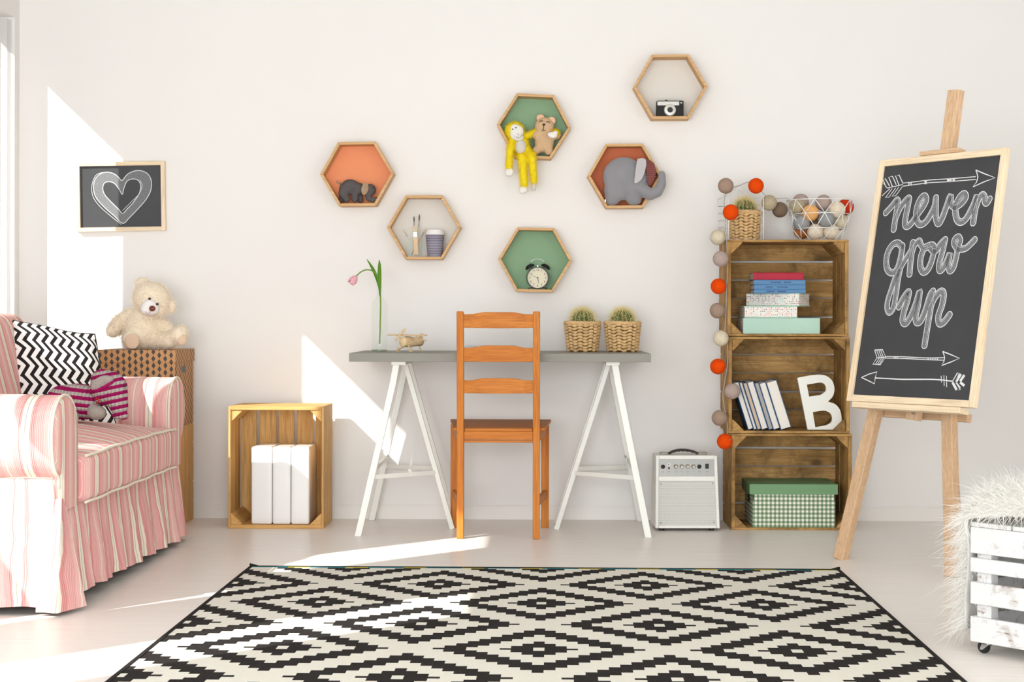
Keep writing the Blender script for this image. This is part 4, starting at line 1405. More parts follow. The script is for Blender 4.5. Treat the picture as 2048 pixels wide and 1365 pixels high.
    for i, (p0, p1, pk, h, lab) in enumerate(rows):
        xa, xb = at(p0, 860, Yb).x, at(p1, 860, Yb).x
        th = (xb - xa) * math.cos(lean)
        T = thing('book', lab, 'book', (xa, Yb - 0.002 + 0.004 * (i % 2), zf), (0, -lean, 0), 'leaning books in the middle crate')
        # in local axes: x across the spine, z along the height; raised so that the low corner stands on the board
        zl = math.sin(lean) * 0.0
        ct = 0.0022
        y0, y1 = 0, 0.14
        MB().bx(0.0, ct, y0, y1, 0.0, h).bx(th - ct, th, y0, y1, 0.0, h).bx(ct, th - ct, y1 - 0.003, y1, 0, h).build('cover', MBD, T)
        MB().bx(ct, th - ct, y0 + 0.003, y1 - 0.003, 0.003, h - 0.003).build('pages', MP[pk], T)
        # rotating about -y lifts the right side: drop onto the board
        T.location.z = zf + 0.0005
    # white letter
    Yl = SY + 0.035
    T0 = at(1610, 860, Yl)
    T = thing('letter_b', 'white wooden letter B leaning in the middle crate', 'letter', (T0.x, Yl, zf))
    def cv(pts): return [((at(p[0], p[1], Yl) - T0).x, (at(p[0], p[1], Yl)).z - zf) for p in pts]
    G = lambda x, y: (1430 + x / 5.248, 640 + y / 5.248)
    outer = [G(*p) for p in ((866, 612), (900, 603), (1000, 585), (1095, 575))] + [(p.x, p.y) for p in smooth_path([G(*q) for q in ((1095, 575), (1170, 590), (1230, 640), (1255, 720), (1240, 800), (1187, 860))], 5)][1:] + \
            [(p.x, p.y) for p in smooth_path([G(*q) for q in ((1187, 860), (1260, 885), (1310, 940), (1330, 1020), (1325, 1090), (1285, 1155))], 5)][1:] + [G(975, 1155), G(950, 1030), G(910, 830)]
    h1 = [G(965, 682)] + [G(1090, 660)] + [(p.x, p.y) for p in smooth_path([G(*q) for q in ((1115, 660), (1150, 675), (1168, 715), (1160, 755), (1110, 790))], 4)] + [G(990, 808)]
    h2 = [G(1028, 970)] + [G(1120, 955)] + [(p.x, p.y) for p in smooth_path([G(*q) for q in ((1160, 955), (1210, 980), (1232, 1030), (1220, 1080), (1170, 1110))], 4)] + [G(1055, 1130)]
    fr = Matrix(((1, 0, 0, 0), (0, 0, 1, 0), (0, 1, 0, 0), (0, 0, 0, 1)))
    o_ = [(a, max(0.0, b)) for a, b in cv(outer)]
    MB().prism(o_, 0, 0.018, fr, [cv(h1), cv(h2)]).build('letter_board', plain('white_letter_paint', S(236, 235, 228), 0.5, var=0.01), T, bevel=0.001)

    # gingham box
    t = NT('green_gingham')
    v = t.n('ShaderNodeTexCoord').outputs['UV']
    sc = t.n('ShaderNodeVectorMath', {0: v, 1: (1 / 0.0176, 1 / 0.0176, 1)}, operation='MULTIPLY').outputs[0]
    fr_ = t.n('ShaderNodeVectorMath', {0: sc}, operation='FRACTION').outputs[0]
    s2 = t.n('ShaderNodeSeparateXYZ', {0: fr_})
    su = t.math('LESS_THAN', s2.outputs[0], 0.5); sv = t.math('LESS_THAN', s2.outputs[1], 0.5)
    k = t.math('MULTIPLY', t.math('ADD', su, sv), 0.5)
    MG = t.base(t.ramp(k, [(0.0, S(238, 236, 226)), (0.4, S(158, 172, 142)), (0.9, S(98, 126, 92))], 'CONSTANT'), 0.7)
    MLID = plain('green_card_lid', S(112, 152, 110), 0.6, var=0.04, vs=6)
    Yg = SY + 0.012
    zf = ST[0][2] + 0.0097
    x0, x1 = at(1506, 1040, Yg).x, at(1671, 1040, Yg).x
    zl0, zl1 = at(1590, 989.5, Yg).z, at(1590, 969, Yg).z
    T = thing('gingham_box', 'green gingham storage box with plain green lid in bottom crate', 'box', (x0, Yg, zf), (0, 0, -0.0))
    uvbox(0, x1 - x0, 0, 0.255, 0, zl1 - zf - 0.004).build('box_body', MG, T)
    a_, b_ = at(1500, 980, Yg - 0.006).x - x0, at(1676.5, 980, Yg - 0.006).x - x0
    MB().bx(a_, b_, -0.006, 0.263, zl0 - zf, zl1 - zf).build('lid', MLID, T, bevel=0.0015)
    MB().bx(0.0005, 0.005, -0.0006, 0, zl0 - zf - 0.024, zl0 - zf - 0.001).bx(x1 - x0 - 0.004, x1 - x0 - 0.0005, -0.0006, 0, zl0 - zf - 0.024, zl0 - zf - 0.001).build('corner_slot', M_DARK, T)
    MB().bx(-0.0006, 0, 0.09, 0.165, zl0 - zf - 0.045, zl0 - zf - 0.012).build('label_holder', M_DARK, T)
crate_books()

# ================================================================== CACTI IN WOVEN POTS
M_REED = plain('woven_reed', S(226, 188, 134), 0.7, var=0.2, vs=28, bump=0.3, bs=300)
M_REED_D = plain('reed_stake', S(120, 84, 48), 0.75, var=0.3, vs=40)
M_SOIL = plain('potting_soil', S(66, 52, 40), 1.0, var=0.4, vs=120, bump=0.8, bs=250)
M_CACT = plain('cactus_green', S(66, 88, 40), 0.7, var=0.25, vs=40)
M_SPINE = fur_mat('cactus_spines', S(248, 234, 176))
def cactus_pot():
    T = thing('cactus_pot', '', 'plant', (0, 0, 0), 0, 'cacti in woven pots')
    h, r0, r1 = 0.128, 0.0565, 0.071
    rows, stakes = 9, 18
    b = MB()
    R = lambda z: r0 + (r1 - r0) * (z / h) ** 0.9
    N = stakes * 6
    for k in range(rows):
        z = 0.009 + k * (h - 0.026) / (rows - 1)
        pts, rr = [], []
        for i in range(N):
            a = 2 * PI * i / N
            und = abs(math.cos(a * stakes / 2))          # bulges between two stakes, pinched at each
            off = 0.0030 * (1 if int(a * stakes / (2 * PI) + 0.5) % 2 else -1) * und
            q = R(z) + 0.0044 * und - 0.0005
            pts.append((q * math.cos(a), q * math.sin(a), z + off + 0.0010 * math.sin(a * 7 + k * 2.1)))
            rr.append(0.0042 + 0.0026 * und)
        b.tube(pts, rr, 7, True)
    b.build('woven_wall', M_REED, T, smooth=True)
    s_ = MB()
    for i in range(stakes):
        a = 2 * PI * (i + 0.5) / stakes
        s_.tube([(R(z) * math.cos(a), R(z) * math.sin(a), z) for z in (0.0, h * 0.5, h - 0.006)], 0.0028, 5)
    s_.build('stakes', M_REED_D, T)
    rim = MB()
    for q, dz in ((0, 0), (1, 0)):
        pts = []
        for i in range(96):
            a = 2 * PI * i / 96
            ph = a * 16 + q * PI
            rr = r1 + 0.0035 * math.cos(ph)
            pts.append((rr * math.cos(a), rr * math.sin(a), h - 0.007 + 0.004 * math.sin(ph)))
        rim.tube(pts, 0.0058, 6, True)
    rim.build('braided_rim', M_REED, T, smooth=True)
    MB().lathe([(0.0, 0.002), (r0, 0.002), (r0 + 0.001, 0.004), (0, 0.004)], 24, cap=False).build('pot_base', M_REED_D, T)
    MB().lathe([(r1 - 0.012, h - 0.03), (r1 - 0.006, h - 0.012), (0.0, h - 0.010)], 28, cap=False).build('soil', M_SOIL, T, smooth=True)
    # ribbed body
    c = MB()
    ribs, nu, nv = 17, 17 * 8, 18
    ra, rz, zc = 0.049, 0.047, h + 0.002
    def fn(u, v):
        th = PI * (0.05 + 0.95 * (1 - v)) ; ph = 2 * PI * u
        rib = 1 - 0.10 * (0.5 - 0.5 * math.cos(ph * ribs)) * math.sin(th)
        return (ra * math.sin(th) * rib * math.cos(ph), ra * math.sin(th) * rib * math.sin(ph), zc + rz * math.cos(th) - (0.006 if v > 0.97 else 0))
    c.grid(fn, nu, nv, wrap=True)
    cb = c.build('cactus', M_CACT, T, smooth=True)
    sp = []
    for k in range(ribs):
        ph = 2 * PI * k / ribs
        for j in range(15):
            th = 0.06 + j * 0.125
            if th > 1.9: continue
            p = Vector((ra * math.sin(th) * math.cos(ph), ra * math.sin(th) * math.sin(ph), zc + rz * math.cos(th)))
            nn = Vector((math.sin(th) * math.cos(ph), math.sin(th) * math.sin(ph), math.cos(th)))
            for q in range(9 if th > 0.35 else 3): sp.append((p, nn))
    fur('spines', sp, 0.0225, 0.0012, M_SPINE, cb, droop=0.0, spread=0.8, segs=1)
    return T
pot = cactus_pot()
pot['label'] = 'left cactus in a woven pot on the grey desk'
yp = 6.93
p = at(1165, 700, yp); pot.location = (p.x, yp, DZ)
p2 = copy_tree(pot); p2['label'] = 'right cactus in a woven pot on the grey desk, nearer the crates'
p = at(1245, 700, yp); p2.location = (p.x, yp, DZ); p2.rotation_euler = (0, 0, 1.3)
ZT = ST[2][3]
p3 = copy_tree(pot); p3['label'] = 'cactus in a woven pot inside the white wire house on the crates'
yp3 = SY + 0.135
p = at(1489, 450, yp3); p3.location = (p.x, yp3, ZT); p3.rotation_euler = (0, 0, 2.6); p3.scale = (0.93, 0.93, 1.0)

# ================================================================== WIRE HOUSE
def wire_house():
    a = at(1457, 475, SY + 0.03); b = at(1526.5, 475, SY + 0.045)
    W = (b - a).length
    rot = math.radians(6)
    T = thing('wire_house', 'small white wire mesh house around the cactus on the crates', 'lantern', (a.x, SY + 0.03, ZT), (0, 0, rot))
    D, H = 0.21, at(1490, 392, SY + 0.04).z - ZT
    Za = at(1488, 366, SY + 0.06).z - ZT
    r = 0.0015
    fr = MB()
    for x in (0, W):
        for y in (0, D): fr.tube([(x, y, 0.0013), (x, y, H)], r * 1.25, 6)
    for y in (0, D):
        fr.tube([(0, y, H), (W / 2, y, Za), (W, y, H)], r * 1.25, 6)
        fr.tube([(0, y, 0.0013), (W, y, 0.0013)], r, 6)
    fr.tube([(W / 2, 0, Za), (W / 2, D, Za)], r, 6)
    for x in (0, W):
        fr.tube([(x, 0, H), (x, D, H)], r, 6); fr.tube([(x, 0, 0.0013), (x, D, 0.0013)], r, 6)
    fr.build('wire_frame', M_WIRE, T, smooth=True)
    g = MB()
    nz = 6
    for k in range(1, nz):
        z = H * k / nz
        g.tube([(0, 0, z), (0, D, z), (W, D, z), (W, 0, z)], r * 0.78, 5)
    for k in range(1, 5):
        for x in (0, W): g.tube([(x, D * k / 5, 0.001), (x, D * k / 5, H)], r * 0.78, 5)
        x = W * k / 5
        zt = H + (Za - H) * (1 - abs(2 * x / W - 1))
        g.tube([(x, D, 0.001), (x, D, zt)], r * 0.78, 5)
    for k in range(1, 5):
        y = D * k / 5
        g.tube([(0, y, H), (W / 2, y, Za), (W, y, H)], r * 0.78, 5)
    g.build('wire_grid', M_WIRE, T, smooth=True)
wire_house()

# ================================================================== WIRE BASKET WITH BALLS
M_BALL = {}
for nm, c in (('taupe', S(166, 142, 124)), ('orange', S(232, 76, 12)), ('olive', S(184, 170, 142)), ('brown', S(122, 102, 86)), ('cream', S(220, 208, 182)), ('mauve', S(182, 162, 154)),
              ('peach', S(246, 184, 116)), ('grey', S(160, 162, 164)), ('ivory', S(240, 224, 200)), ('scarlet', S(206, 58, 26)), ('rust', S(190, 110, 56))):
    M_BALL[nm] = plain('cotton_thread_' + nm, c, 0.9, spec=0.08, var=0.1, vs=90, bump=0.5, bs=420)
BY = SY + 0.15
def wire_basket():
    c = at(1639, 470, BY)
    T = thing('wire_basket', 'white triangulated wire basket filled with cotton balls on the crates', 'basket', (c.x, BY, ZT))
    z = [at(1639, q, BY - dy).z - ZT for q, dy in ((397.5, 0.13), (425.5, 0.12), (455.5, 0.108))] + [0.0028]
    rad = [0.139, 0.127, 0.112, 0.085]
    rings = []
    for k in range(4):
        ph = (0.5 if k % 2 else 0.0) * 2 * PI / 10 + math.radians(-90 + 18 + (0 if k < 9 else 0))
        rings.append([Vector((rad[k] * math.cos(ph + 2 * PI * i / 10), rad[k] * math.sin(ph + 2 * PI * i / 10), z[k])) for i in range(10)])
    w = MB()
    for k, rg in enumerate(rings):
        rr = 0.0021 if k == 0 else 0.0018
        for i in range(10): w.tube([rg[i], rg[(i + 1) % 10]], rr, 6)
        if k < 3:
            nx = rings[k + 1]
            for i in range(10):
                js = ((i, (i - 1) % 10)) if k % 2 == 0 else ((i, (i + 1) % 10))
                for j in js: w.tube([rg[i], nx[j]], 0.0017, 6)
    for i in range(5): w.tube([rings[3][i], rings[3][i + 5]], 0.0015, 5)
    w.build('wire_cage', M_WIRE, T, smooth=True)
    rb = 0.0345
    balls = [('mauve', 1601, 404, 0.03, 'mauve-grey cotton ball at the top back of wire basket'), ('olive', 1594, 413, -0.03, 'olive cotton ball at the left end of wire basket'),
             ('peach', 1620.5, 426, -0.075, 'peach cotton ball at the front middle of wire basket'), ('mauve', 1646.5, 406, 0.0, 'mauve-grey cotton ball at the top between peach and ivory'),
             ('ivory', 1674, 420, -0.05, 'ivory cotton ball partly hiding the scarlet one in basket'), ('scarlet', 1691, 414, 0.03, 'scarlet cotton ball at the right rim of wire basket'),
             ('grey', 1603, 446, -0.05, 'grey cotton ball under the olive one in wire basket'), ('grey', 1652, 439, -0.06, 'grey cotton ball right of the peach one in wire basket'),
             ('ivory', 1630, 464, -0.045, 'ivory cotton ball at the basket bottom, below the peach one'), ('ivory', 1662, 464.5, -0.035, 'ivory cotton ball at the basket bottom, below right grey one'),
             ('brown', 1628, 443, 0.035, 'dark brown cotton ball deep inside the wire basket'), ('rust', 1603, 462, 0.025, 'rust cotton ball at the bottom left of wire basket'),
             ('cream', 1680, 443, 0.01, 'cream cotton ball at the right inside the wire basket')]
    for nm, px, py, dy, lab in balls:
        dy = dy * 0.8 + 0.008
        p = at(px, py, BY + dy)
        d = Vector((p.x - c.x, dy, 0))
        B = thing('cotton_ball', lab, 'ball', p, (random.random() * 3, random.random() * 3, 0), 'loose cotton balls in the wire basket')
        MB().ball((0, 0, 0), rb, 28, 18).build('thread_shell', M_BALL[nm], B, smooth=True)
        MB().lathe([(0.0036, -rb - 0.0002), (0.0036, -rb + 0.001), (0.0, -rb + 0.001)], 10, cap=False).build('bulb_hole', M_DARK, B)
wire_basket()

# ================================================================== STRING OF LIGHTS
def string_light():
    Yc = SY - 0.0
    seq = [('brown', 1559.5, 420, SY + 0.10), ('olive', 1538, 406, SY + 0.07), ('orange', 1511.5, 372, SY + 0.02), ('taupe', 1451, 372, SY + 0.01), ('orange', 1461, 425, SY - 0.035),
           ('cream', 1435.5, 475, SY + 0.04), ('mauve', 1441, 518, SY - 0.04), ('orange', 1437, 573, SY - 0.03), ('taupe', 1435, 621.5, SY - 0.01), ('cream', 1441.5, 677, SY - 0.04),
           ('orange', 1436, 733.5, SY - 0.01), ('mauve', 1465, 783, SY - 0.045), ('taupe', 1439.5, 836.5, SY - 0.03), ('orange', 1450, 883.5, SY - 0.04)]
    p0 = at(1461, 480, SY + 0.03)
    T = thing('string_light', 'garland of coloured cotton balls hanging down the left of crates', 'string light', (p0.x, SY, ZT))
    pos = [at(px, py, y) for _, px, py, y in seq]
    for (nm, *_), p in zip(seq, pos):
        MB().ball(p, 0.0325, 28, 18).build('cotton_ball', M_BALL[nm], T, world=True, smooth=True)
    pts = [at(1602, 400, SY + 0.12), at(1585, 404, SY + 0.1), at(1572, 397, SY + 0.1), at(1556, 397, SY + 0.1), at(1540, 397, SY + 0.07), at(1525, 386, SY + 0.05), at(1512, 366, SY + 0.03), at(1494, 365, SY + 0.03), at(1480, 371, SY + 0.03), at(1463, 376, SY + 0.03), at(1452, 385, SY + 0.02), at(1448, 405, SY + 0.0), at(1450, 430, SY - 0.02), at(1452, 462, SY - 0.012),
           at(1453, 482, SY - 0.014), at(1455, 540, SY - 0.014), at(1453, 575, SY - 0.014), at(1452, 620, SY - 0.014), at(1450, 665, SY - 0.014), at(1455, 690, SY - 0.014), at(1455, 730, SY - 0.014), at(1446, 790, SY - 0.014), at(1452, 830, SY - 0.014), at(1456, 862, SY - 0.014), at(1452, 872, SY - 0.02)]
    sm = []
    for i in range(len(pts) - 1):
        p0_, p1, p2, p3 = pts[max(0, i - 1)], pts[i], pts[i + 1], pts[min(len(pts) - 1, i + 2)]
        for k in range(5):
            t = k / 5
            sm.append(0.5 * ((2 * p1) + (p2 - p0_) * t + (2 * p0_ - 5 * p1 + 4 * p2 - p3) * t * t + (3 * p1 - p0_ - 3 * p2 + p3) * t ** 3))
    sm.append(pts[-1])
    MC = plain('grey_cord', S(176, 170, 162), 0.5, var=0.05)
    MB().tube(sm, 0.0017, 6).build('cord', MC, T, world=True, smooth=True)
    t2 = MB()
    for k, q in enumerate((7, 9, 10, 12, 13)):
        a = pos[q]; n = min(sm, key=lambda s_: (s_ - a).length)
        t2.tube([n, (n + a) / 2 + Vector((0.004, -0.012, 0.01)), a + Vector((0.02, -0.028, 0.008))], 0.0012, 5)
    t2.build('bulb_lead', MC, T, world=True, smooth=True)
string_light()

# ================================================================== VASE AND TULIP
def vase_tulip():
    Y = 6.90
    k = PXM / Y
    c = at(759, 700, Y)
    T = thing('glass_vase', 'clear glass bottle vase at the left end of desk', 'vase', (c.x, Y, DZ))
    z = lambda py: at(759, py, Y).z - DZ
    r = 16.5 / k
    prof = [(r * 0.9, 0.0), (r, 0.003), (r, 0.008), (r * 1.02, 0.02), (r * 1.02, z(612)), (r * 0.93, z(605)), (r * 0.6, z(599)), (r * 0.40, z(592)), (r * 0.37, z(568)), (r * 0.44, z(566)), (r * 0.44, z(564)),
            (r * 0.33, z(564)), (r * 0.33, z(592)), (r * 0.55, z(598)), (r * 0.92, z(607)), (r * 0.94, 0.022), (r * 0.9, 0.014), (0.0, 0.013)]
    MB().lathe(prof, 40, cap=True).build('vase_glass', M_GLASS, T, smooth=True, angle=0.7)
    tg = NT('thick_green_glass')
    tg_t = tg.n('ShaderNodeBsdfTransparent', {0: (0.72, 0.79, 0.70, 1)}); tg_g = tg.n('ShaderNodeBsdfGlossy', {0: (0.8, 0.85, 0.8, 1), 'Roughness': 0.1})
    tg_m = tg.n('ShaderNodeMixShader', {0: 0.05, 1: tg_t.outputs[0], 2: tg_g.outputs[0]}); tg.t.links.new(tg_m.outputs[0], tg.out.inputs[0])
    MB().lathe([(r * 0.86, 0.0008), (r * 0.97, 0.003), (r * 0.97, 0.008), (0.0, 0.009)], 36).build('thick_base', tg.m, T, smooth=True, angle=0.6)
    MS = plain('tulip_green', S(122, 158, 52), 0.55, var=0.15, vs=30)
    ML = plain('tulip_leaf', S(98, 148, 36), 0.5, var=0.18, vs=18)
    MP = plain('tulip_pink', S(246, 182, 192), 0.6, var=0.12, vs=60)
    B = thing('tulip', 'drooping pink tulip standing in the clear glass bottle', 'flower', (c.x, Y, DZ + 0.02))
    g = lambda px, py, dy=0: at(px, py, Y + dy) - Vector((c.x, Y, DZ + 0.02))
    st = [g(759, 688), g(760, 660), g(761, 625), g(761, 600), g(759, 575), g(756, 556), g(750, 546), g(742, 541), g(732, 540), (g(722, 544)), g(713, 552)]
    fine = []
    for i in range(len(st) - 1):
        q0, q1, q2, q3 = st[max(0, i - 1)], st[i], st[i + 1], st[min(len(st) - 1, i + 2)]
        for q in range(5):
            t = q / 5
            fine.append(0.5 * ((2 * q1) + (q2 - q0) * t + (2 * q0 - 5 * q1 + 4 * q2 - q3) * t * t + (3 * q1 - q0 - 3 * q2 + q3) * t ** 3))
    fine.append(st[-1])
    MB().tube(fine, [0.0032 - 0.0006 * i / len(fine) for i in range(len(fine))], 8).build('stem', MS, B, smooth=True)
    def leaf(path, w):
        m = MB()
        P = [g(*q) for q in path]
        n = len(P)
        vs, fs = [], []
        for i, p in enumerate(P):
            t = i / (n - 1)
            ww = w[i]
            a = P[min(n - 1, i + 1)] - P[max(0, i - 1)]
            s_ = Vector((a.z, 0, -a.x)).normalized()
            for q, dy in ((-1, -0.006), (-0.5, 0.0), (0, 0.003), (0.5, 0.0), (1, -0.006)): vs.append(p + s_ * ww * q + Vector((0, dy * min(1, ww / 0.006), 0)))
        for i in range(n - 1):
            for q in range(4): fs.append((5 * i + q, 5 * i + q + 1, 5 * i + 6 + q, 5 * i + 5 + q))
        m.add(vs, fs)
        o = m.build('leaf', ML, B, smooth=True)
        so = o.modifiers.new('thick', 'SOLIDIFY'); so.thickness = 0.0008
    leaf([(760, 592, -0.004), (759.5, 575, -0.006), (759, 560, -0.008), (759, 545, -0.009), (759, 530, -0.009), (758.5, 520, -0.008)], [0.002, 0.0055, 0.008, 0.0075, 0.0055, 0.0005])
    leaf([(759, 580, 0.004), (755, 562, 0.003), (750.5, 548, 0.002), (745, 537, 0.0), (739, 527, 0.0), (733.5, 519, 0.0)], [0.0015, 0.0045, 0.0062, 0.0055, 0.003, 0.0004])
    f = MB()
    ax = (g(702, 566) - g(713, 551)).normalized()
    Rb = basis(ax)
    ctr = g(713, 552)
    for k2 in range(6):
        a0 = k2 * PI / 3 + (0.2 if k2 % 2 else 0)
        def fn(u, v, a0=a0, kk=k2):
            a = a0 + (u - 0.5) * 1.45 * math.sin(PI * (0.12 + 0.80 * v)) / max(0.35, math.sin(PI * (0.25 + 0.5 * v)))
            rr = (0.0195 if kk % 2 else 0.0175) * math.sin(PI * (0.08 + 0.62 * v)) * (1 - 0.12 * v)
            return ctr + Rb @ Vector((rr * math.cos(a), rr * math.sin(a), 0.044 * v * (1 - 0.12 * (2 * u - 1) ** 2 * v)))
        pm = MB().grid(fn, 6, 8)
        o = pm.build('petal', MP, B, smooth=True)
        so = o.modifiers.new('thick', 'SOLIDIFY'); so.thickness = 0.0007
vase_tulip()

# ================================================================== WOODEN AEROPLANE
def aeroplane():
    Y = 6.72
    c = at(818, 684, Y)
    k = PXM / Y
    T = thing('toy_aeroplane', 'pale wooden toy aeroplane standing on the grey desk', 'toy', (c.x, Y, DZ), (0, 0, -0.62))
    z = lambda py: at(818, py, Y).z - DZ
    L = lambda v: Vector(v)
    zf = z(684)
    fz = MB()
    # barrel fuselage with a tail taper
    pr = [(-0.045, 0.012), (-0.040, 0.020), (-0.015, 0.023), (0.01, 0.022), (0.04, 0.019), (0.075, 0.018), (0.082, 0.013)]
    fz.lathe([(r, y) for y, r in pr], 18, (0, 0, zf), basis((0, 1, 0)))
    fz.build('fuselage', M_BALSA_Y, T, smooth=True, angle=0.6)
    MB().rbox((0, -0.012, z(670.5)), (0.195, 0.036, 0.0055), 0.0026, 8, warp=lambda P: Vector((P.x, P.y * (1 - 0.25 * (abs(P.x) / 0.0975) ** 6), P.z))).build('wing', M_BALSA, T, smooth=True, angle=0.8)
    MB().rbox((0, 0.068, zf + 0.006), (0.062, 0.02, 0.0035), 0.0016, 6).build('tailplane', M_BALSA, T, smooth=True, angle=0.8)
    MB().prism([(0.05, 0.0), (0.085, 0.0), (0.088, 0.028), (0.075, 0.030), (0.062, 0.018)], -0.0018, 0.0018, Matrix(((0, 0, 1, 0), (1, 0, 0, 0), (0, 1, 0, zf + 0.004), (0, 0, 0, 1)))).build('tail_fin', M_BALSA, T)
    MB().tube([(0, 0.066, zf - 0.017), (0, 0.070, zf - 0.028), (0, 0.076, 0.010), (0, 0.072, 0.002)], [0.003, 0.0025, 0.0025, 0.003], 7).build('tail_skid', M_BALSA, T, smooth=True)
    pz = z(670.5)
    hub = Vector((0, -0.052, pz + 0.001))
    MB().cyl(hub + Vector((0, -0.006, 0)), hub + Vector((0, 0.014, 0)), 0.0055, 14).build('propeller_hub', M_BALSA, T, smooth=True, angle=0.6)
    for s_ in (0, 1):
        a = math.radians(42 + 180 * s_)
        d = Vector((math.cos(a), 0, math.sin(a)))
        m = MB()
        secs = [(0.0, 0.0022), (0.010, 0.003), (0.022, 0.0052), (0.032, 0.0052), (0.0365, 0.003)]
        sd = Vector((-d.z, 0, d.x))
        vs, fs = [], []
        for q, w_ in secs:
            p = hub + Vector((0, -0.003, 0)) + d * q
            vs += [p - sd * w_ + Vector((0, -0.001, 0)), p + sd * w_ + Vector((0, -0.001, 0)), p + sd * w_ + Vector((0, 0.0012, 0)), p - sd * w_ + Vector((0, 0.0012, 0))]
        for i in range(len(secs) - 1):
            for j in range(4): fs.append((4 * i + j, 4 * i + (j + 1) % 4, 4 * i + 4 + (j + 1) % 4, 4 * i + 4 + j))
        n = 4 * (len(secs) - 1); fs += [(3, 2, 1, 0), (n, n + 1, n + 2, n + 3)]
        m.add(vs, fs); m.build('propeller_blade', M_BALSA, T)
    for sx in (-1, 1):
        wx = sx * 0.033
        MB().tube([(sx * 0.012, -0.02, zf - 0.012), (wx, -0.028, 0.010)], 0.0028, 7).build('landing_strut', M_BALSA, T, smooth=True)
        MB().tube([(sx * 0.012, 0.004, zf - 0.014), (wx, -0.026, 0.010)], 0.002, 7).build('landing_strut', M_BALSA, T, smooth=True)
        MB().tube([(sx * 0.014, -0.006, zf + 0.0), (sx * 0.052, -0.012, pz - 0.003)], 0.002, 7).build('wing_strut', M_BALSA, T, smooth=True)
        MB().lathe([(0.004, -0.0035), (0.0085, -0.003), (0.0095, 0), (0.0085, 0.003), (0.004, 0.0035)], 18, (wx, -0.028, 0.0096), basis((1, 0, 0))).build('wheel', M_BALSA, T, smooth=True, angle=0.6)
aeroplane()

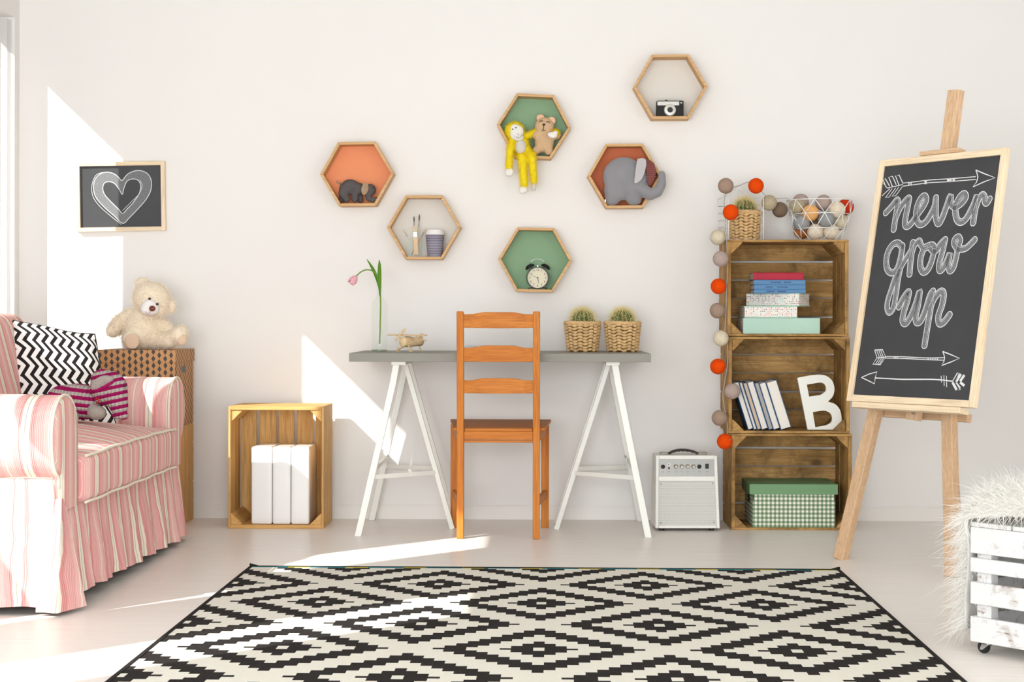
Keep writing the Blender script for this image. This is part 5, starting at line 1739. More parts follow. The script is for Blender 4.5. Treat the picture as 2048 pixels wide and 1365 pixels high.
# ================================================================== AMPLIFIER
def amplifier():
    a, b = gp(1311.5, 1057.5, 0.012), gp(1440.5, 1057.5, 0.012)
    rot = 0.03
    T = thing('guitar_amplifier', 'small white guitar amplifier with black handle beside crate stack', 'amplifier', (a.x, a.y, 0), (0, 0, rot))
    W = (b - a).length
    H0, H1 = 0.012, at(1375, 911.5, a.y + 0.05).z
    D0, D1, lean = 0.20, 0.15, 0.045
    MW = plain('white_amp_vinyl', S(234, 232, 226), 0.4, var=0.01)
    fr = Matrix(((0, 0, 1, 0), (1, 0, 0, 0), (0, 1, 0, 0), (0, 0, 0, 1)))
    fl = lambda z: lean * (z - H0) / (H1 - H0)
    tap = lambda z: 0.006 * (z - H0) / (H1 - H0)
    zz = [at(1375, q, a.y + 0.03).z for q in (920, 953.5, 963.5, 1050)]
    m = MB()
    # shell: side cheeks, top, bottom, back and the front face with two openings
    bw = 0.0085
    def quad(x0, x1, z0, z1, off=0.0):
        return [(x0 + tap(z0) , fl(z0) + off, z0), (x1 - tap(z0), fl(z0) + off, z0), (x1 - tap(z1), fl(z1) + off, z1), (x0 + tap(z1), fl(z1) + off, z1)]
    def slab(x0, x1, z0, z1, y0, y1, mb):
        A = quad(x0, x1, z0, z1, y0); B = quad(x0, x1, z0, z1, y1)
        mb.add(A + B, [(0, 1, 2, 3), (7, 6, 5, 4), (0, 4, 5, 1), (1, 5, 6, 2), (2, 6, 7, 3), (3, 7, 4, 0)])
    def cheek(x0, x1, mb):
        P = [(fl(H0), H0), (D0, H0), (D0 - 0.01, H1), (fl(H1), H1)]
        t0, t1 = tap(H0), tap(H1)
        sg = 1 if x0 < W / 2 else -1
        vs = [(x0 + sg * (t1 if i > 1 else t0), p[0], p[1]) for i, p in enumerate(P)] + [(x1 + sg * (t1 if i > 1 else t0), p[0], p[1]) for i, p in enumerate(P)]
        mb.add(vs, [(0, 3, 2, 1), (4, 5, 6, 7), (0, 1, 5, 4), (1, 2, 6, 5), (2, 3, 7, 6), (3, 0, 4, 7)])
    cheek(0, 0.013, m); cheek(W - 0.013, W, m)
    slab(0.013, W - 0.013, zz[0], H1, 0, 0.14, m)
    slab(0.013, W - 0.013, zz[2], zz[1], 0, 0.03, m)
    slab(0.013, W - 0.013, H0, zz[3], 0, 0.19, m)
    m.bx(0.013, W - 0.013, D0 - 0.022, D0 - 0.012, H0, H1 - 0.002)
    m.build('cabinet', MW, T, bevel=0.003, segs=3)
    p = MB(); slab(0.013, W - 0.013, zz[1], zz[0], 0.006, 0.012, p)
    MS = plain('brushed_panel', S(164, 162, 158), 0.38, 0.35, var=0.04, vs=4)
    panel = p.build('control_panel', MS, T)
    g = MB(); slab(0.013, W - 0.013, zz[3], zz[2], 0.007, 0.010, g)
    t = NT('perforated_grille')
    v = t.coord('Object')
    s3 = t.n('ShaderNodeSeparateXYZ', {0: v})
    u_ = t.math('MULTIPLY', s3.outputs[0], 1 / 0.0052); w_ = t.math('MULTIPLY', s3.outputs[2], 1 / 0.0046)
    par = t.math('MULTIPLY', t.math('MODULO', t.math('FLOOR', w_), 2.0), 0.5)
    fu = t.math('SUBTRACT', t.math('FRACT', t.math('ADD', u_, par)), 0.5); fw = t.math('SUBTRACT', t.math('FRACT', w_), 0.5)
    dd = t.math('SQRT', t.math('ADD', t.math('POWER', fu, 2), t.math('POWER', fw, 2)))
    MGR = t.base(t.mix(t.math('LESS_THAN', dd, 0.27), S(218, 217, 210), S(118, 116, 110)), 0.5)
    gr = g.build('speaker_grille', MGR, T)
    sc = MB()
    def onface(px, py, off):
        q = at(px, py, a.y + 0.03)
        inv = mw(T).inverted()
        l = inv @ q
        return Vector((l.x, fl(l.z) + off, l.z))
    for px, py in ((1322.5, 969), (1426.5, 968), (1321, 1045.5), (1428, 1044.5)):
        q = onface(px, py, 0.007); sc.cyl(q, q + Vector((0, -0.002, 0)), 0.0028, 10)
    sc.build('grille_screw', plain('grey_screw', S(130, 128, 124), 0.4, 0.5), gr)
    for px in (1327, 1400):
        q = onface(px, 934.5, 0.006)
        MB().lathe([(0.0088, 0), (0.0088, 0.004), (0.0055, 0.005), (0.004, 0.004), (0.0, 0.002)], 20, q, basis((0, -1, 0)), cap=False).build('jack_socket', M_BLACK, panel, smooth=True, angle=0.5)
        MB().lathe([(0.0042, 0.0045), (0.0035, 0.0056), (0.0028, 0.0045)], 16, q, basis((0, -1, 0)), cap=False).build('socket_ring', M_CHROME, panel)
    for px in (1353, 1365, 1376.7, 1388.3):
        q = onface(px, 934.3, 0.006)
        MB().lathe([(0.0094, 0), (0.0090, 0.003), (0.0068, 0.005), (0.0062, 0.013), (0.0045, 0.0145), (0.0, 0.0145)], 22, q, basis((0, -1, 0)), cap=False).build('control_knob', plain('clear_silver_knob', S(214, 212, 206), 0.16, 0.9, var=0.05), panel, smooth=True, angle=0.5)
    q = onface(1339, 933, 0.006)
    MB().box(q, (0.0165, 0.001, 0.028)).build('switch_plate', plain('pale_switch_plate', S(206, 205, 198), 0.4), panel, bevel=0.0004)
    q = onface(1339.2, 937.5, 0.004); MB().box(q, (0.0065, 0.005, 0.007)).build('push_switch', M_BLACK, panel)
    q = onface(1338.8, 930.5, 0.005); MB().cyl(q + Vector((0, 0.002, 0)), q + Vector((0, -0.001, 0)), 0.0018, 10).build('indicator_lamp', M_DARK, panel)
    q = onface(1415.8, 934, 0.005); MB().box(q, (0.0145, 0.006, 0.02)).build('power_switch', M_BLACK, panel, bevel=0.001)
    tx = MB()
    for px, n in ((1327, 3), (1339, 4), (1353.5, 3), (1365.5, 3), (1377, 3), (1389, 2), (1401, 4), (1416, 4)):
        q = onface(px, 945, 0.0055)
        for i in range(n): tx.box(q + Vector(((i - (n - 1) / 2) * 0.0026, 0, 0)), (0.0017, 0.0004, 0.0022))
    tx.build('control_lettering', plain('grey_print', S(120, 118, 114), 0.6), panel)
    # strap handle
    yh = 0.11
    hx = lambda px: (at(px, 905, a.y + 0.11).x - a.x)
    hz_ = lambda py: at(1370, py, a.y + 0.11).z
    ptsx = [(1326, 909.5), (1337, 908.3), (1347, 903.5), (1358, 900.8), (1368, 900.3), (1380, 901.3), (1392, 904.5), (1401, 908.3), (1412, 909.5)]
    sm = smooth_path([(hx(p_), hz_(q_)) for p_, q_ in ptsx], 5)
    st = MB()
    vs, fs = [], []
    for i, p_ in enumerate(sm):
        nrm = 0.0058 + 0.0010 * math.cos(i * 1.6)
        for dy, dz in ((-0.011, -nrm), (0.011, -nrm), (0.012, 0.0042), (-0.012, 0.0042)): vs.append((p_.x, yh + dy, p_.y + dz))
    for i in range(len(sm) - 1):
        for j in range(4): fs.append((4 * i + j, 4 * i + 4 + j, 4 * i + 4 + (j + 1) % 4, 4 * i + (j + 1) % 4))
    n = 4 * (len(sm) - 1); fs += [(0, 1, 2, 3), (n + 3, n + 2, n + 1, n)]
    st.add(vs, fs); hd = st.build('strap_handle', plain('dark_brown_rubber', S(44, 34, 28), 0.5, var=0.05), T, smooth=True, angle=0.6)
    for p_, q_ in ((1322, 1338), (1398, 1416)):
        z1 = H1 - 0.001
        MB().bx(hx(p_), hx(q_), yh - 0.013, yh + 0.013, z1, z1 + 0.010).build('handle_bracket', plain('grey_bracket', S(150, 144, 134), 0.4, 0.5), hd, bevel=0.003)
    for x in (0.03, W - 0.03):
        for y in (0.035, D0 - 0.04):
            MB().cyl((x, y, 0), (x, y, H0), 0.011, 14).build('rubber_foot', M_BLACK, T)
amplifier()
# ================================================================== EASEL AND CHALKBOARD
BO = Vector((1.070, 5.833, 0.584)); PH, AL, BW, BL_ = 0.936, 0.193, 0.556, 0.873
ea = Vector((math.cos(PH), -math.sin(PH), 0)); en = Vector((-math.sin(PH), -math.cos(PH), 0))
eu = Vector((0, 0, 1)) * math.cos(AL) - en * math.sin(AL)
enn = ea.cross(eu)
BR3 = Matrix((ea, eu, enn)).transposed()
def onboard(px, py, zoff=0.0):
    """photo pixel -> world point on the plane zoff in front of the chalkboard face"""
    r = ray(px, py); o = Vector((0, 0, EYE)); p0 = BO + enn * zoff
    return o + r * ((p0 - o).dot(enn) / r.dot(enn))
def bq(px, py, zoff=-0.008):
    d = onboard(px, py, zoff) - BO
    return (d.dot(ea), d.dot(eu))

def chalkboard():
    T = thing('chalkboard', 'framed chalkboard with chalk lettering and arrows standing on easel', 'blackboard', BO, BR3.to_euler())
    fw, d = 0.0235, 0.021
    W, L = BW, BL_
    for x in (0, W - fw):
        MB().bx(x, x + fw, 0, L, -d, 0).build('frame_rail', M_PINE['Y'], T, bevel=0.0015)
    for y in (0, L - fw):
        MB().bx(fw, W - fw, y, y + fw, -d, 0).build('frame_rail', M_PINE['X'], T, bevel=0.0015)
    zs = -0.008
    MB().bx(fw, W - fw, fw, L - fw, -d + 0.004, zs).build('slate', M_SLATE, T)
    I4 = Matrix.Identity(4)
    A = lambda x, y: bq(1740 + x / 5.25, 300 + y / 5.25)
    B = lambda x, y: bq(1690 + x / 4.707, 560 + y / 4.707)
    fill, line = MB(), MB()
    lay = [0]
    def letter(pts, w, n=6):
        P = smooth_path(pts, n)
        lay[0] += 1
        e0, e1 = zs + 0.0003 + lay[0] * 0.00001, zs + 0.0008 + lay[0] * 0.00001
        ribbon(line, P, w + 0.0052, I4, e0); ribbon(fill, P, w - 0.0004, I4, e1)
        for q in (P[0], P[-1]):
            disc(line, q, w / 2 + 0.0026, I4, e0 + 0.000004); disc(fill, q, w / 2 - 0.0002, I4, e1 + 0.000004)
        ribbon(line, offset(P, w * 0.30), 0.0013, I4, zs + 0.0014)
    w = 0.0205
    # never
    letter([A(*p) for p in ((165, 660), (225, 595), (285, 525), (285, 600), (265, 720), (248, 835))], w)
    letter([A(*p) for p in ((262, 735), (300, 640), (350, 560), (405, 505), (402, 560), (378, 680), (366, 770), (385, 805), (430, 775), (490, 690), (555, 600), (588, 530), (575, 488), (545, 495), (510, 550), (485, 640), (488, 735), (525, 785), (585, 755), (640, 670), (680, 580), (690, 505))], w)
    letter([A(*p) for p in ((690, 505), (688, 610), (692, 720), (718, 775), (755, 720), (800, 600), (842, 485), (848, 555), (885, 600), (955, 565), (1003, 500), (985, 462), (945, 490), (908, 560), (895, 645), (912, 730), (955, 760), (1010, 720), (1060, 630), (1098, 550), (1122, 480), (1105, 600), (1082, 765))], w)
    letter([A(*p) for p in ((1100, 640), (1140, 520), (1175, 470), (1200, 490), (1205, 545), (1225, 560), (1255, 515))], w * 0.9)
    # grow
    letter([A(*p) for p in ((335, 1020), (295, 980), (240, 995), (190, 1070), (170, 1170), (185, 1260), (235, 1292), (285, 1250), (320, 1140), (340, 1010))], w)
    letter([B(*p) for p in ((525, -120), (500, 0), (482, 130), (455, 265), (418, 308), (397, 265), (405, 190), (440, 80), (470, -10), (520, -110), (580, -210), (625, -280))], w * 0.9)
    letter([A(*p) for p in ((450, 975), (440, 1050), (425, 1180), (415, 1305))], w)
    letter([A(*p) for p in ((430, 1120), (465, 1010), (515, 955), (535, 1000), (575, 1035), (640, 1000))], w * 0.9)
    letter([A(*p) for p in ((640, 1000), (575, 1030), (535, 1120), (528, 1225), (562, 1285), (612, 1250), (655, 1140), (672, 1030), (645, 1000), (640, 1040), (690, 1060), (740, 990), (787, 945))], w)
    letter([A(*p) for p in ((787, 945), (760, 1070), (728, 1190), (732, 1268), (770, 1240), (812, 1150), (835, 1095), (822, 1190), (838, 1270), (875, 1235), (903, 1130), (925, 1020), (945, 955), (925, 915), (888, 945), (890, 1000), (935, 1040), (1000, 1035), (1055, 990), (1098, 945))], w * 0.95)
    # up
    letter([B(*p) for p in ((508, 255), (555, 165), (600, 112), (590, 190), (553, 310), (543, 385), (572, 412), (618, 345), (668, 220), (703, 108), (688, 240), (665, 350), (678, 402), (715, 385), (760, 280), (800, 150), (828, 108))], w)
    letter([B(*p) for p in ((828, 108), (808, 260), (778, 440), (750, 618))], w)
    letter([B(*p) for p in ((800, 270), (845, 170), (905, 108), (930, 145), (912, 245), (880, 340), (888, 410), (928, 402), (985, 330))], w)
    fill.build('chalk_letters', M_CHALK_F, T)
    t1 = 0.003
    def ln(F, pts, wd=t1, sm=False):
        P = [Vector(F(*p)) for p in pts]
        if sm: P = smooth_path(P, 4)
        ribbon(line, P, wd, I4, zs + 0.0011)
    # upper arrow
    ln(A, ((345, 350), (480, 335), (620, 318), (860, 302), (1110, 282)), t1, True)
    ln(A, ((345, 382), (480, 364), (620, 346), (860, 332), (1112, 310)), t1, True)
    for x0, x1 in ((405, 432), (575, 592), (812, 828), (838, 852), (870, 888)):
        yy = 352 - (x0 - 345) * 0.093
        for x in (x0, (x0 + x1) / 2, x1): ln(A, ((x, yy - 8), (x, yy + 30)), t1 * 1.1)
    ln(A, ((1110, 212), (1210, 255), (1315, 293), (1200, 335), (1080, 390), (1118, 340), (1132, 290), (1124, 250), (1110, 212)), t1 * 1.2)
    for q in (0, 1, 2):
        dx, dy = -70 * q, 14 * q
        ln(A, ((345 + dx, 352 + dy), (305 + dx, 264 + dy), (266 + dx, 272 + dy), (305 + dx, 372 + dy)) if q < 2 else ((205, 380), (160, 302), (138, 318), (170, 395)), t1 * 1.2)
        ln(A, ((340 + dx, 385 + dy), (270 + dx, 482 + dy), (232 + dx, 490 + dy), (302 + dx, 392 + dy)) if q < 2 else ((208, 408), (125, 485)), t1)
    ln(A, ((140, 348), (180, 402), (345, 365)), t1)
    # second arrow
    ln(B, ((380, 722), (560, 726), (740, 736), (932, 735)), t1, True)
    ln(B, ((380, 738), (560, 742), (740, 752), (936, 758)), t1, True)
    for x in (465, 480, 495, 785, 810, 830, 850, 872): ln(B, ((x, 724 + (x - 380) * 0.03), (x, 742 + (x - 380) * 0.03)), t1 * 1.4)
    ln(B, ((922, 675), (1000, 706), (1080, 740), (1000, 775), (912, 808), (934, 770), (941, 735), (934, 705), (922, 675)), t1 * 1.2)
    ln(B, ((282, 662), (355, 658), (385, 727), (305, 736), (282, 662)), t1 * 1.2)
    ln(B, ((305, 736), (385, 731), (335, 800), (264, 795), (305, 736)), t1 * 1.2)
    for x in (300, 320, 338): 
        ln(B, ((x, 662), (x + 26, 730)), t1); ln(B, ((x - 12, 797), (x + 28, 736)), t1)
    # lowest arrow
    ln(B, ((290, 926), (420, 932), (545, 938), (700, 938), (860, 940), (1015, 956)), t1 * 1.4, True)
    ln(B, ((158, 921), (230, 888), (304, 868), (288, 920), (281, 980), (220, 950), (158, 921)), t1 * 1.2)
    for x, a_, b_ in ((908, 905, 968), (934, 900, 1000), (958, 906, 1012)): ln(B, ((x, a_), (x + 3, b_)), t1)
    for dx in (0, 36, 72):
        ln(B, ((1015 + dx, 958), (1062 + dx * 0.9, 880 + dx * 0.25)), t1 * 3.2 if dx else t1); ln(B, ((1015 + dx, 966), (1055 + dx, 1038 - dx * 0.55)), t1 * 3.0 if dx != 36 else t1)
    ln(B, ((1045, 962), (1078, 880), (1060, 876), (1018, 950)), t1); ln(B, ((1048, 970), (1090, 1036), (1072, 1038)), t1)
    line.build('chalk_lines', M_CHALK, T)
chalkboard()

def easel():
    T = thing('easel', 'light oak studio easel on splayed legs carrying the chalkboard', 'easel', (1.23, 5.78, 0), BR3.to_euler())
    def L(x, y, z): return BO + ea * x + eu * y + enn * z
    zb = -0.021
    # mast
    m0 = onboard(1827, 841, zb - 0.105); m1 = onboard(1911.5, 181, zb - 0.016)
    MB().bar(m0, m1, 0.030, 0.052, ea).build('mast', M_OAK['Y'], T, world=True, bevel=0.003)
    # legs
    fl, fr_ = gp(1682, 1119), gp(1906, 1154)
    tl, tr = onboard(1846, 420, zb - 0.05), onboard(1890, 420, zb - 0.05)
    for f_, t_ in ((fl, tl), (fr_, tr)):
        MB().bar(f_ + Vector((0, 0, 0.0)), t_, 0.034, 0.046, ea).build('leg', M_OAK['Y'], T, world=True, bevel=0.003)
    fb = Vector((1.23, 5.78, 0)) - Vector((en.x, en.y, 0)) * 0.335
    tb = onboard(1878, 560, zb - 0.105)
    MB().bar(fb, tb, 0.026, 0.04, ea).build('leg', M_OAK['Y'], T, world=True, bevel=0.003)
    # tray
    x0, x1 = bq(1704, 806, 0.004)[0], bq(1920, 822, 0.004)[0]
    def lbox(xa, xb, ya, yb, za, zb_, nm, mat):
        mb = MB()
        vs = [L(x, y, z) for z in (za, zb_) for x, y in ((xa, ya), (xb, ya), (xb, yb), (xa, yb))]
        mb.add(vs, [(3, 2, 1, 0), (4, 5, 6, 7), (0, 1, 5, 4), (1, 2, 6, 5), (2, 3, 7, 6), (3, 0, 4, 7)])
        return mb.build(nm, mat, T, world=True, bevel=0.002)
    lbox(x0, x1, -0.0215, -0.0015, -0.042, 0.004, 'tray', M_PINE['X'])
    # the rail behind the front legs
    k_ = (0.535 - fl.z) / (tl.z - fl.z)
    zl = ((fl.lerp(tl, k_) - BO).dot(enn) + (fr_.lerp(tr, k_) - BO).dot(enn)) / 2 - 0.019
    qa, qb, qc = bq(1757, 816, zl), bq(1936, 828, zl), bq(1936, 844.5, zl)
    lbox(qa[0], qb[0], qc[1], qb[1], zl - 0.024, zl, 'cross_bar', M_OAK['X'])
    c0, c1 = bq(1840, 303, 0.0)[0], bq(1919, 294, 0.0)[0]
    lbox(c0, c1, BL_ + 0.001, BL_ + 0.016, zb - 0.012, 0.004, 'top_clamp', M_OAK['X'])
    q = onboard(1827.5, 826, zb - 0.0895)
    MB().lathe([(0.0075, 0), (0.007, 0.003), (0.0, 0.0035)], 18, q, BR3, cap=False).build('screw', M_CHROME, T, world=True, smooth=True, angle=0.5)
easel()

# ================================================================== STRIPED SOFA
def stripe_mat(name, distort=0.0, pin=1.0):
    t = NT(name)
    v = t.n('ShaderNodeTexCoord').outputs['UV']
    s2 = t.n('ShaderNodeSeparateXYZ', {0: v})
    u = s2.outputs[0]
    if distort:
        nz = t.noise(v, 7.0, 2, 0.5)
        u = t.math('ADD', u, t.math('MULTIPLY', t.math('SUBTRACT', nz, 0.5), distort))
    f = t.math('FRACT', t.math('DIVIDE', u, 0.128))
    cream, grey = S(238, 230, 212), S(176, 172, 160)
    pk1, pk2, pk3 = S(226, 160, 158), S(232, 178, 174), S(214, 134, 134)
    col = t.ramp(f, [(0.0, cream), (0.085, grey), (0.105, cream), (0.20, pk3), (0.32, pk1), (0.52, pk2), (0.62, cream), (0.645, pk2), (0.80, pk1), (0.94, pk3)], 'CONSTANT')
    pinw = t.math('LESS_THAN', t.math('FRACT', t.math('DIVIDE', u, 0.0052)), 0.36)
    zone = t.math('MULTIPLY', t.math('GREATER_THAN', f, 0.2), pinw)
    col = t.mix(t.math('MULTIPLY', zone, 0.6 * pin), col, S(240, 218, 206))
    w = t.noise(t.coord('Object'), 420, 2)
    t.base(col, 0.92, 0, 0.12)
    big = t.noise(t.coord('Object'), 9, 3, 0.5)
    t.bump(t.math('ADD', t.math('MULTIPLY', w, 0.12), big), 0.35, 0.02)
    return t.m

def sofa():
    T = thing('striped_sofa', 'pink and cream striped sofa with rolled arms and long skirt', 'sofa', (-1.84, 5.65, 0))
    MS = stripe_mat('pink_stripe_cotton'); MSK = stripe_mat('pink_stripe_skirt', 0.05, 0.7); MC = stripe_mat('pink_stripe_cushion', 0.012, 0.8)
    MP = plain('cream_piping', S(238, 228, 210), 0.9, spec=0.1, var=0.03)
    ni, fi = 5.02, 6.262            # inner faces of the arms
    XF, XB = -1.428, -2.262
    no, fo = ni - 0.185, fi + 0.185
    # dark box added inside the skirt to block light
    MB().bx(XB + 0.01, XF - 0.03, no + 0.02, fo - 0.02, 0.075, 0.30).build('light_block', M_DARK, T, world=True)
    # arms
    prof = [(0.004, 0.30), (0.002, 0.42), (0.0, 0.50), (0.004, 0.545), (0.018, 0.585), (0.045, 0.615), (0.085, 0.634), (0.13, 0.640), (0.175, 0.634), (0.215, 0.614), (0.243, 0.583), (0.258, 0.54), (0.257, 0.49), (0.243, 0.448), (0.218, 0.418), (0.192, 0.402), (0.186, 0.385), (0.188, 0.30)]
    pl = smooth_path(prof, 4)
    cum = [0.0]
    for i in range(1, len(pl)): cum.append(cum[-1] + (pl[i] - pl[i - 1]).length)
    for y0, sg in ((ni, -1), (fi, 1)):
        mb = MB()
        nx = 30
        n = len(pl) - 1
        def fn(u, v, y0=y0, sg=sg):
            i = min(n, int(round(v * n)))
            p = pl[i]
            x = XB + (XF - XB) * u
            wr = 0.0022 * math.sin(x * 70 + p.y * 25) * (1 if 0.42 < p.y < 0.6 else 0.3)
            bulge = 0.004 * math.sin(PI * u)
            return (x, y0 + sg * (p.x + wr + bulge * (p.x > 0.1)), p.y + bulge)
        mb.grid(fn, nx, n, 0, lambda u, v: (0.02 + u * (XF - XB), cum[min(n, int(round(v * n)))]))
        # front face of the scroll
        base = len(mb.v)
        c = Vector((0.13, 0.50))
        ring = []
        for sh, dx in ((1.0, 0.0), (0.9, 0.012), (0.55, 0.015)):
            for p in pl:
                q = c + (p - c) * sh if p.y > 0.40 else Vector((0.094 + (p.x - 0.094) * sh, p.y))
                ring.append((XF + dx, y0 + sg * q.x, q.y))
        m_ = len(pl)
        mb.v += ring
        def uv_(i): 
            p = mb.v[i]; return (p[1] + 0.03, p[2])
        for r_ in (0, 1):
            for i in range(m_ - 1):
                fc = [base + r_ * m_ + i, base + r_ * m_ + i + 1, base + (r_ + 1) * m_ + i + 1, base + (r_ + 1) * m_ + i]
                mb.f.append(fc); mb.m.append(0); mb.uv.append([uv_(k) for k in fc])
        fc = [base + 2 * m_ + i for i in range(m_)]
        mb.f.append(fc); mb.m.append(0); mb.uv.append([uv_(k) for k in fc])
        a = mb.build('arm', MS, T, world=True, smooth=True, angle=0.9)
        pp = [(XF + 0.004, y0 + sg * p.x, p.y) for p in pl if p.y > 0.36]
        MB().tube(pp, 0.0048, 6).build('piping', MP, a, world=True, smooth=True)
        # seam where the scroll meets the side
        MB().tube([(XF - 0.01 - i * 0.08, y0 + sg * 0.1915, 0.398 + 0.002 * math.sin(i * 2)) for i in range(10)], 0.003, 5).build('seam', MP, a, world=True, smooth=True)
    # back
    mb = MB().rbox(((XB + XB + 0.17) / 2, (no + fo) / 2, 0.55), (0.17, fo - no - 0.03, 0.60), 0.06, 10, uvax=lambda P, ax: (P.y, P.z))
    mb.build('back_frame', MS, T, world=True, smooth=True)
    mb = MB().rbox((-2.0, (ni + fi) / 2, 0.665), (0.19, fi - ni - 0.02, 0.44), 0.07, 12, rot=Euler((0, -0.26, 0)).to_matrix(), uvax=lambda P, ax: (P.y + 0.05, P.z),
                   warp=lambda P: Vector((P.x * (1 + 0.12 * math.cos(P.y * 2.2)), P.y, P.z)))
    bc = mb.build('back_cushion', MC, T, world=True, smooth=True)
    # seat cushion
    cw, cd, ch = fi - ni - 0.012, 0.70, 0.150
    cx, cy, cz = -1.742, (ni + fi) / 2, 0.384
    def warp(P):
        e = (P.y / (cw / 2))
        return Vector((P.x + 0.018 * (1 - e * e) * (1 if P.x > 0 else 0) + 0.004 * math.sin(P.y * 23) * (P.x > cd / 2 - 0.05), P.y, P.z - 0.008 * (abs(e) ** 3)))
    mb = MB().rbox((cx, cy, cz), (cd, cw, ch), 0.028, 22, crown=0.056, uvax=lambda P, ax: (P.y + 0.03, P.x if ax == 2 else P.z), warp=warp)
    sc = mb.build('seat_cushion', MC, T, world=True, smooth=True)
    for zz in (cz + ch / 2 - 0.004, cz - ch / 2 + 0.004):
        pts = []
        for i in range(41):
            y = -cw / 2 + 0.003 + (cw - 0.006) * i / 40
            q = warp(Vector((cd / 2 - 0.004, y, 0)))
            pts.append((cx + q.x, cy + q.y, zz + q.z + (0.012 * (1 - (2 * i / 40 - 1) ** 2) if zz > cz else 0) * 0.3))
        MB().tube(pts, 0.0048, 6).build('piping', MP, sc, world=True, smooth=True)
    # skirt: runs round the base, falling in soft folds
    P = []   # path points: (x, y, nx, ny)
    def seg(a, b, nrm, n):
        for i in range(n): 
            t = i / n
            P.append((a[0] + (b[0] - a[0]) * t, a[1] + (b[1] - a[1]) * t, *nrm))
    def arc(c, r, a0, a1, n):
        for i in range(n):
            a = a0 + (a1 - a0) * i / n
            P.append((c[0] + r * math.cos(a), c[1] + r * math.sin(a), math.cos(a), math.sin(a)))
    r = 0.02
    seg((XB, no), (XF - r, no), (0, -1), 40)
    arc((XF - r, no + r), r, -PI / 2, 0, 6)
    seg((XF, no + r), (XF, fo - r), (1, 0), 130)
    arc((XF - r, fo - r), r, 0, PI / 2, 6)
    seg((XF - r, fo), (XB, fo), (0, 1), 30)
    P.append((XB, fo, 0, 1))
    cl = [0.0]
    for i in range(1, len(P)): cl.append(cl[-1] + math.hypot(P[i][0] - P[i - 1][0], P[i][1] - P[i - 1][1]))
    n = len(P) - 1
    nv = 14
    rnd = random.Random(4)
    ph = [rnd.uniform(0, 6.28) for _ in range(6)]
    def sk(u, v):
        i = min(n, int(round(u * n)))
        x, y, nx, ny = P[i]
        s_ = cl[i]
        d = 1 - v                       # 0 at the top
        front = nx > 0.5
        wave = (0.012 * math.sin(s_ * 31 + ph[0]) + 0.009 * math.sin(s_ * 53 + ph[1] + d * 1.4) + 0.005 * math.sin(s_ * 87 + ph[2])) * d ** 1.2 * (1.0 if front else 0.35)
        out = (0.002 if front else 0.0095) + 0.036 * d ** 1.1 + wave * 0.75
        zt_ = 0.345 if front or ny > 0.5 else 0.397
        zb = 0.022 + (0.02 * max(0, 1 - (s_ - 0.9) / 1.6) if front else 0) + 0.004 * math.sin(s_ * 19)
        return (x + nx * out, y + ny * out, zb + (zt_ - zb) * v)
    mb = MB().grid(sk, n, nv, 0, lambda u, v: (cl[min(n, int(round(u * n)))] * 1.0 + 0.05, v * 0.32))
    s_ = mb.build('skirt', MSK, T, world=True, smooth=True)
    # kick pleat at the near front corner
    def pleat(u, v):
        d = 1 - v
        a = (-1.470 - 0.004 * d, no - 0.006 - 0.052 * d ** 1.1)      # along the side
        k = (-1.412 + 0.006 * d, no - 0.012 - 0.06 * d)              # the corner
        b = (-1.418 + 0.062 * d ** 1.1, no + 0.045 + 0.012 * d)       # along the front
        if u < 0.5: q = (a[0] + (k[0] - a[0]) * u * 2, a[1] + (k[1] - a[1]) * u * 2)
        else: q = (k[0] + (b[0] - k[0]) * (u * 2 - 1), k[1] + (b[1] - k[1]) * (u * 2 - 1))
        tuck = 0.004 * math.sin(PI * u * 3) * d
        return (q[0] + tuck * 0.4, q[1] + tuck, 0.012 + v * 0.325)
    MB().grid(pleat, 18, 10, 0, lambda u, v: (0.075 + u * 0.14, v * 0.33)).build('kick_pleat', MSK, T, world=True, smooth=True)
sofa()

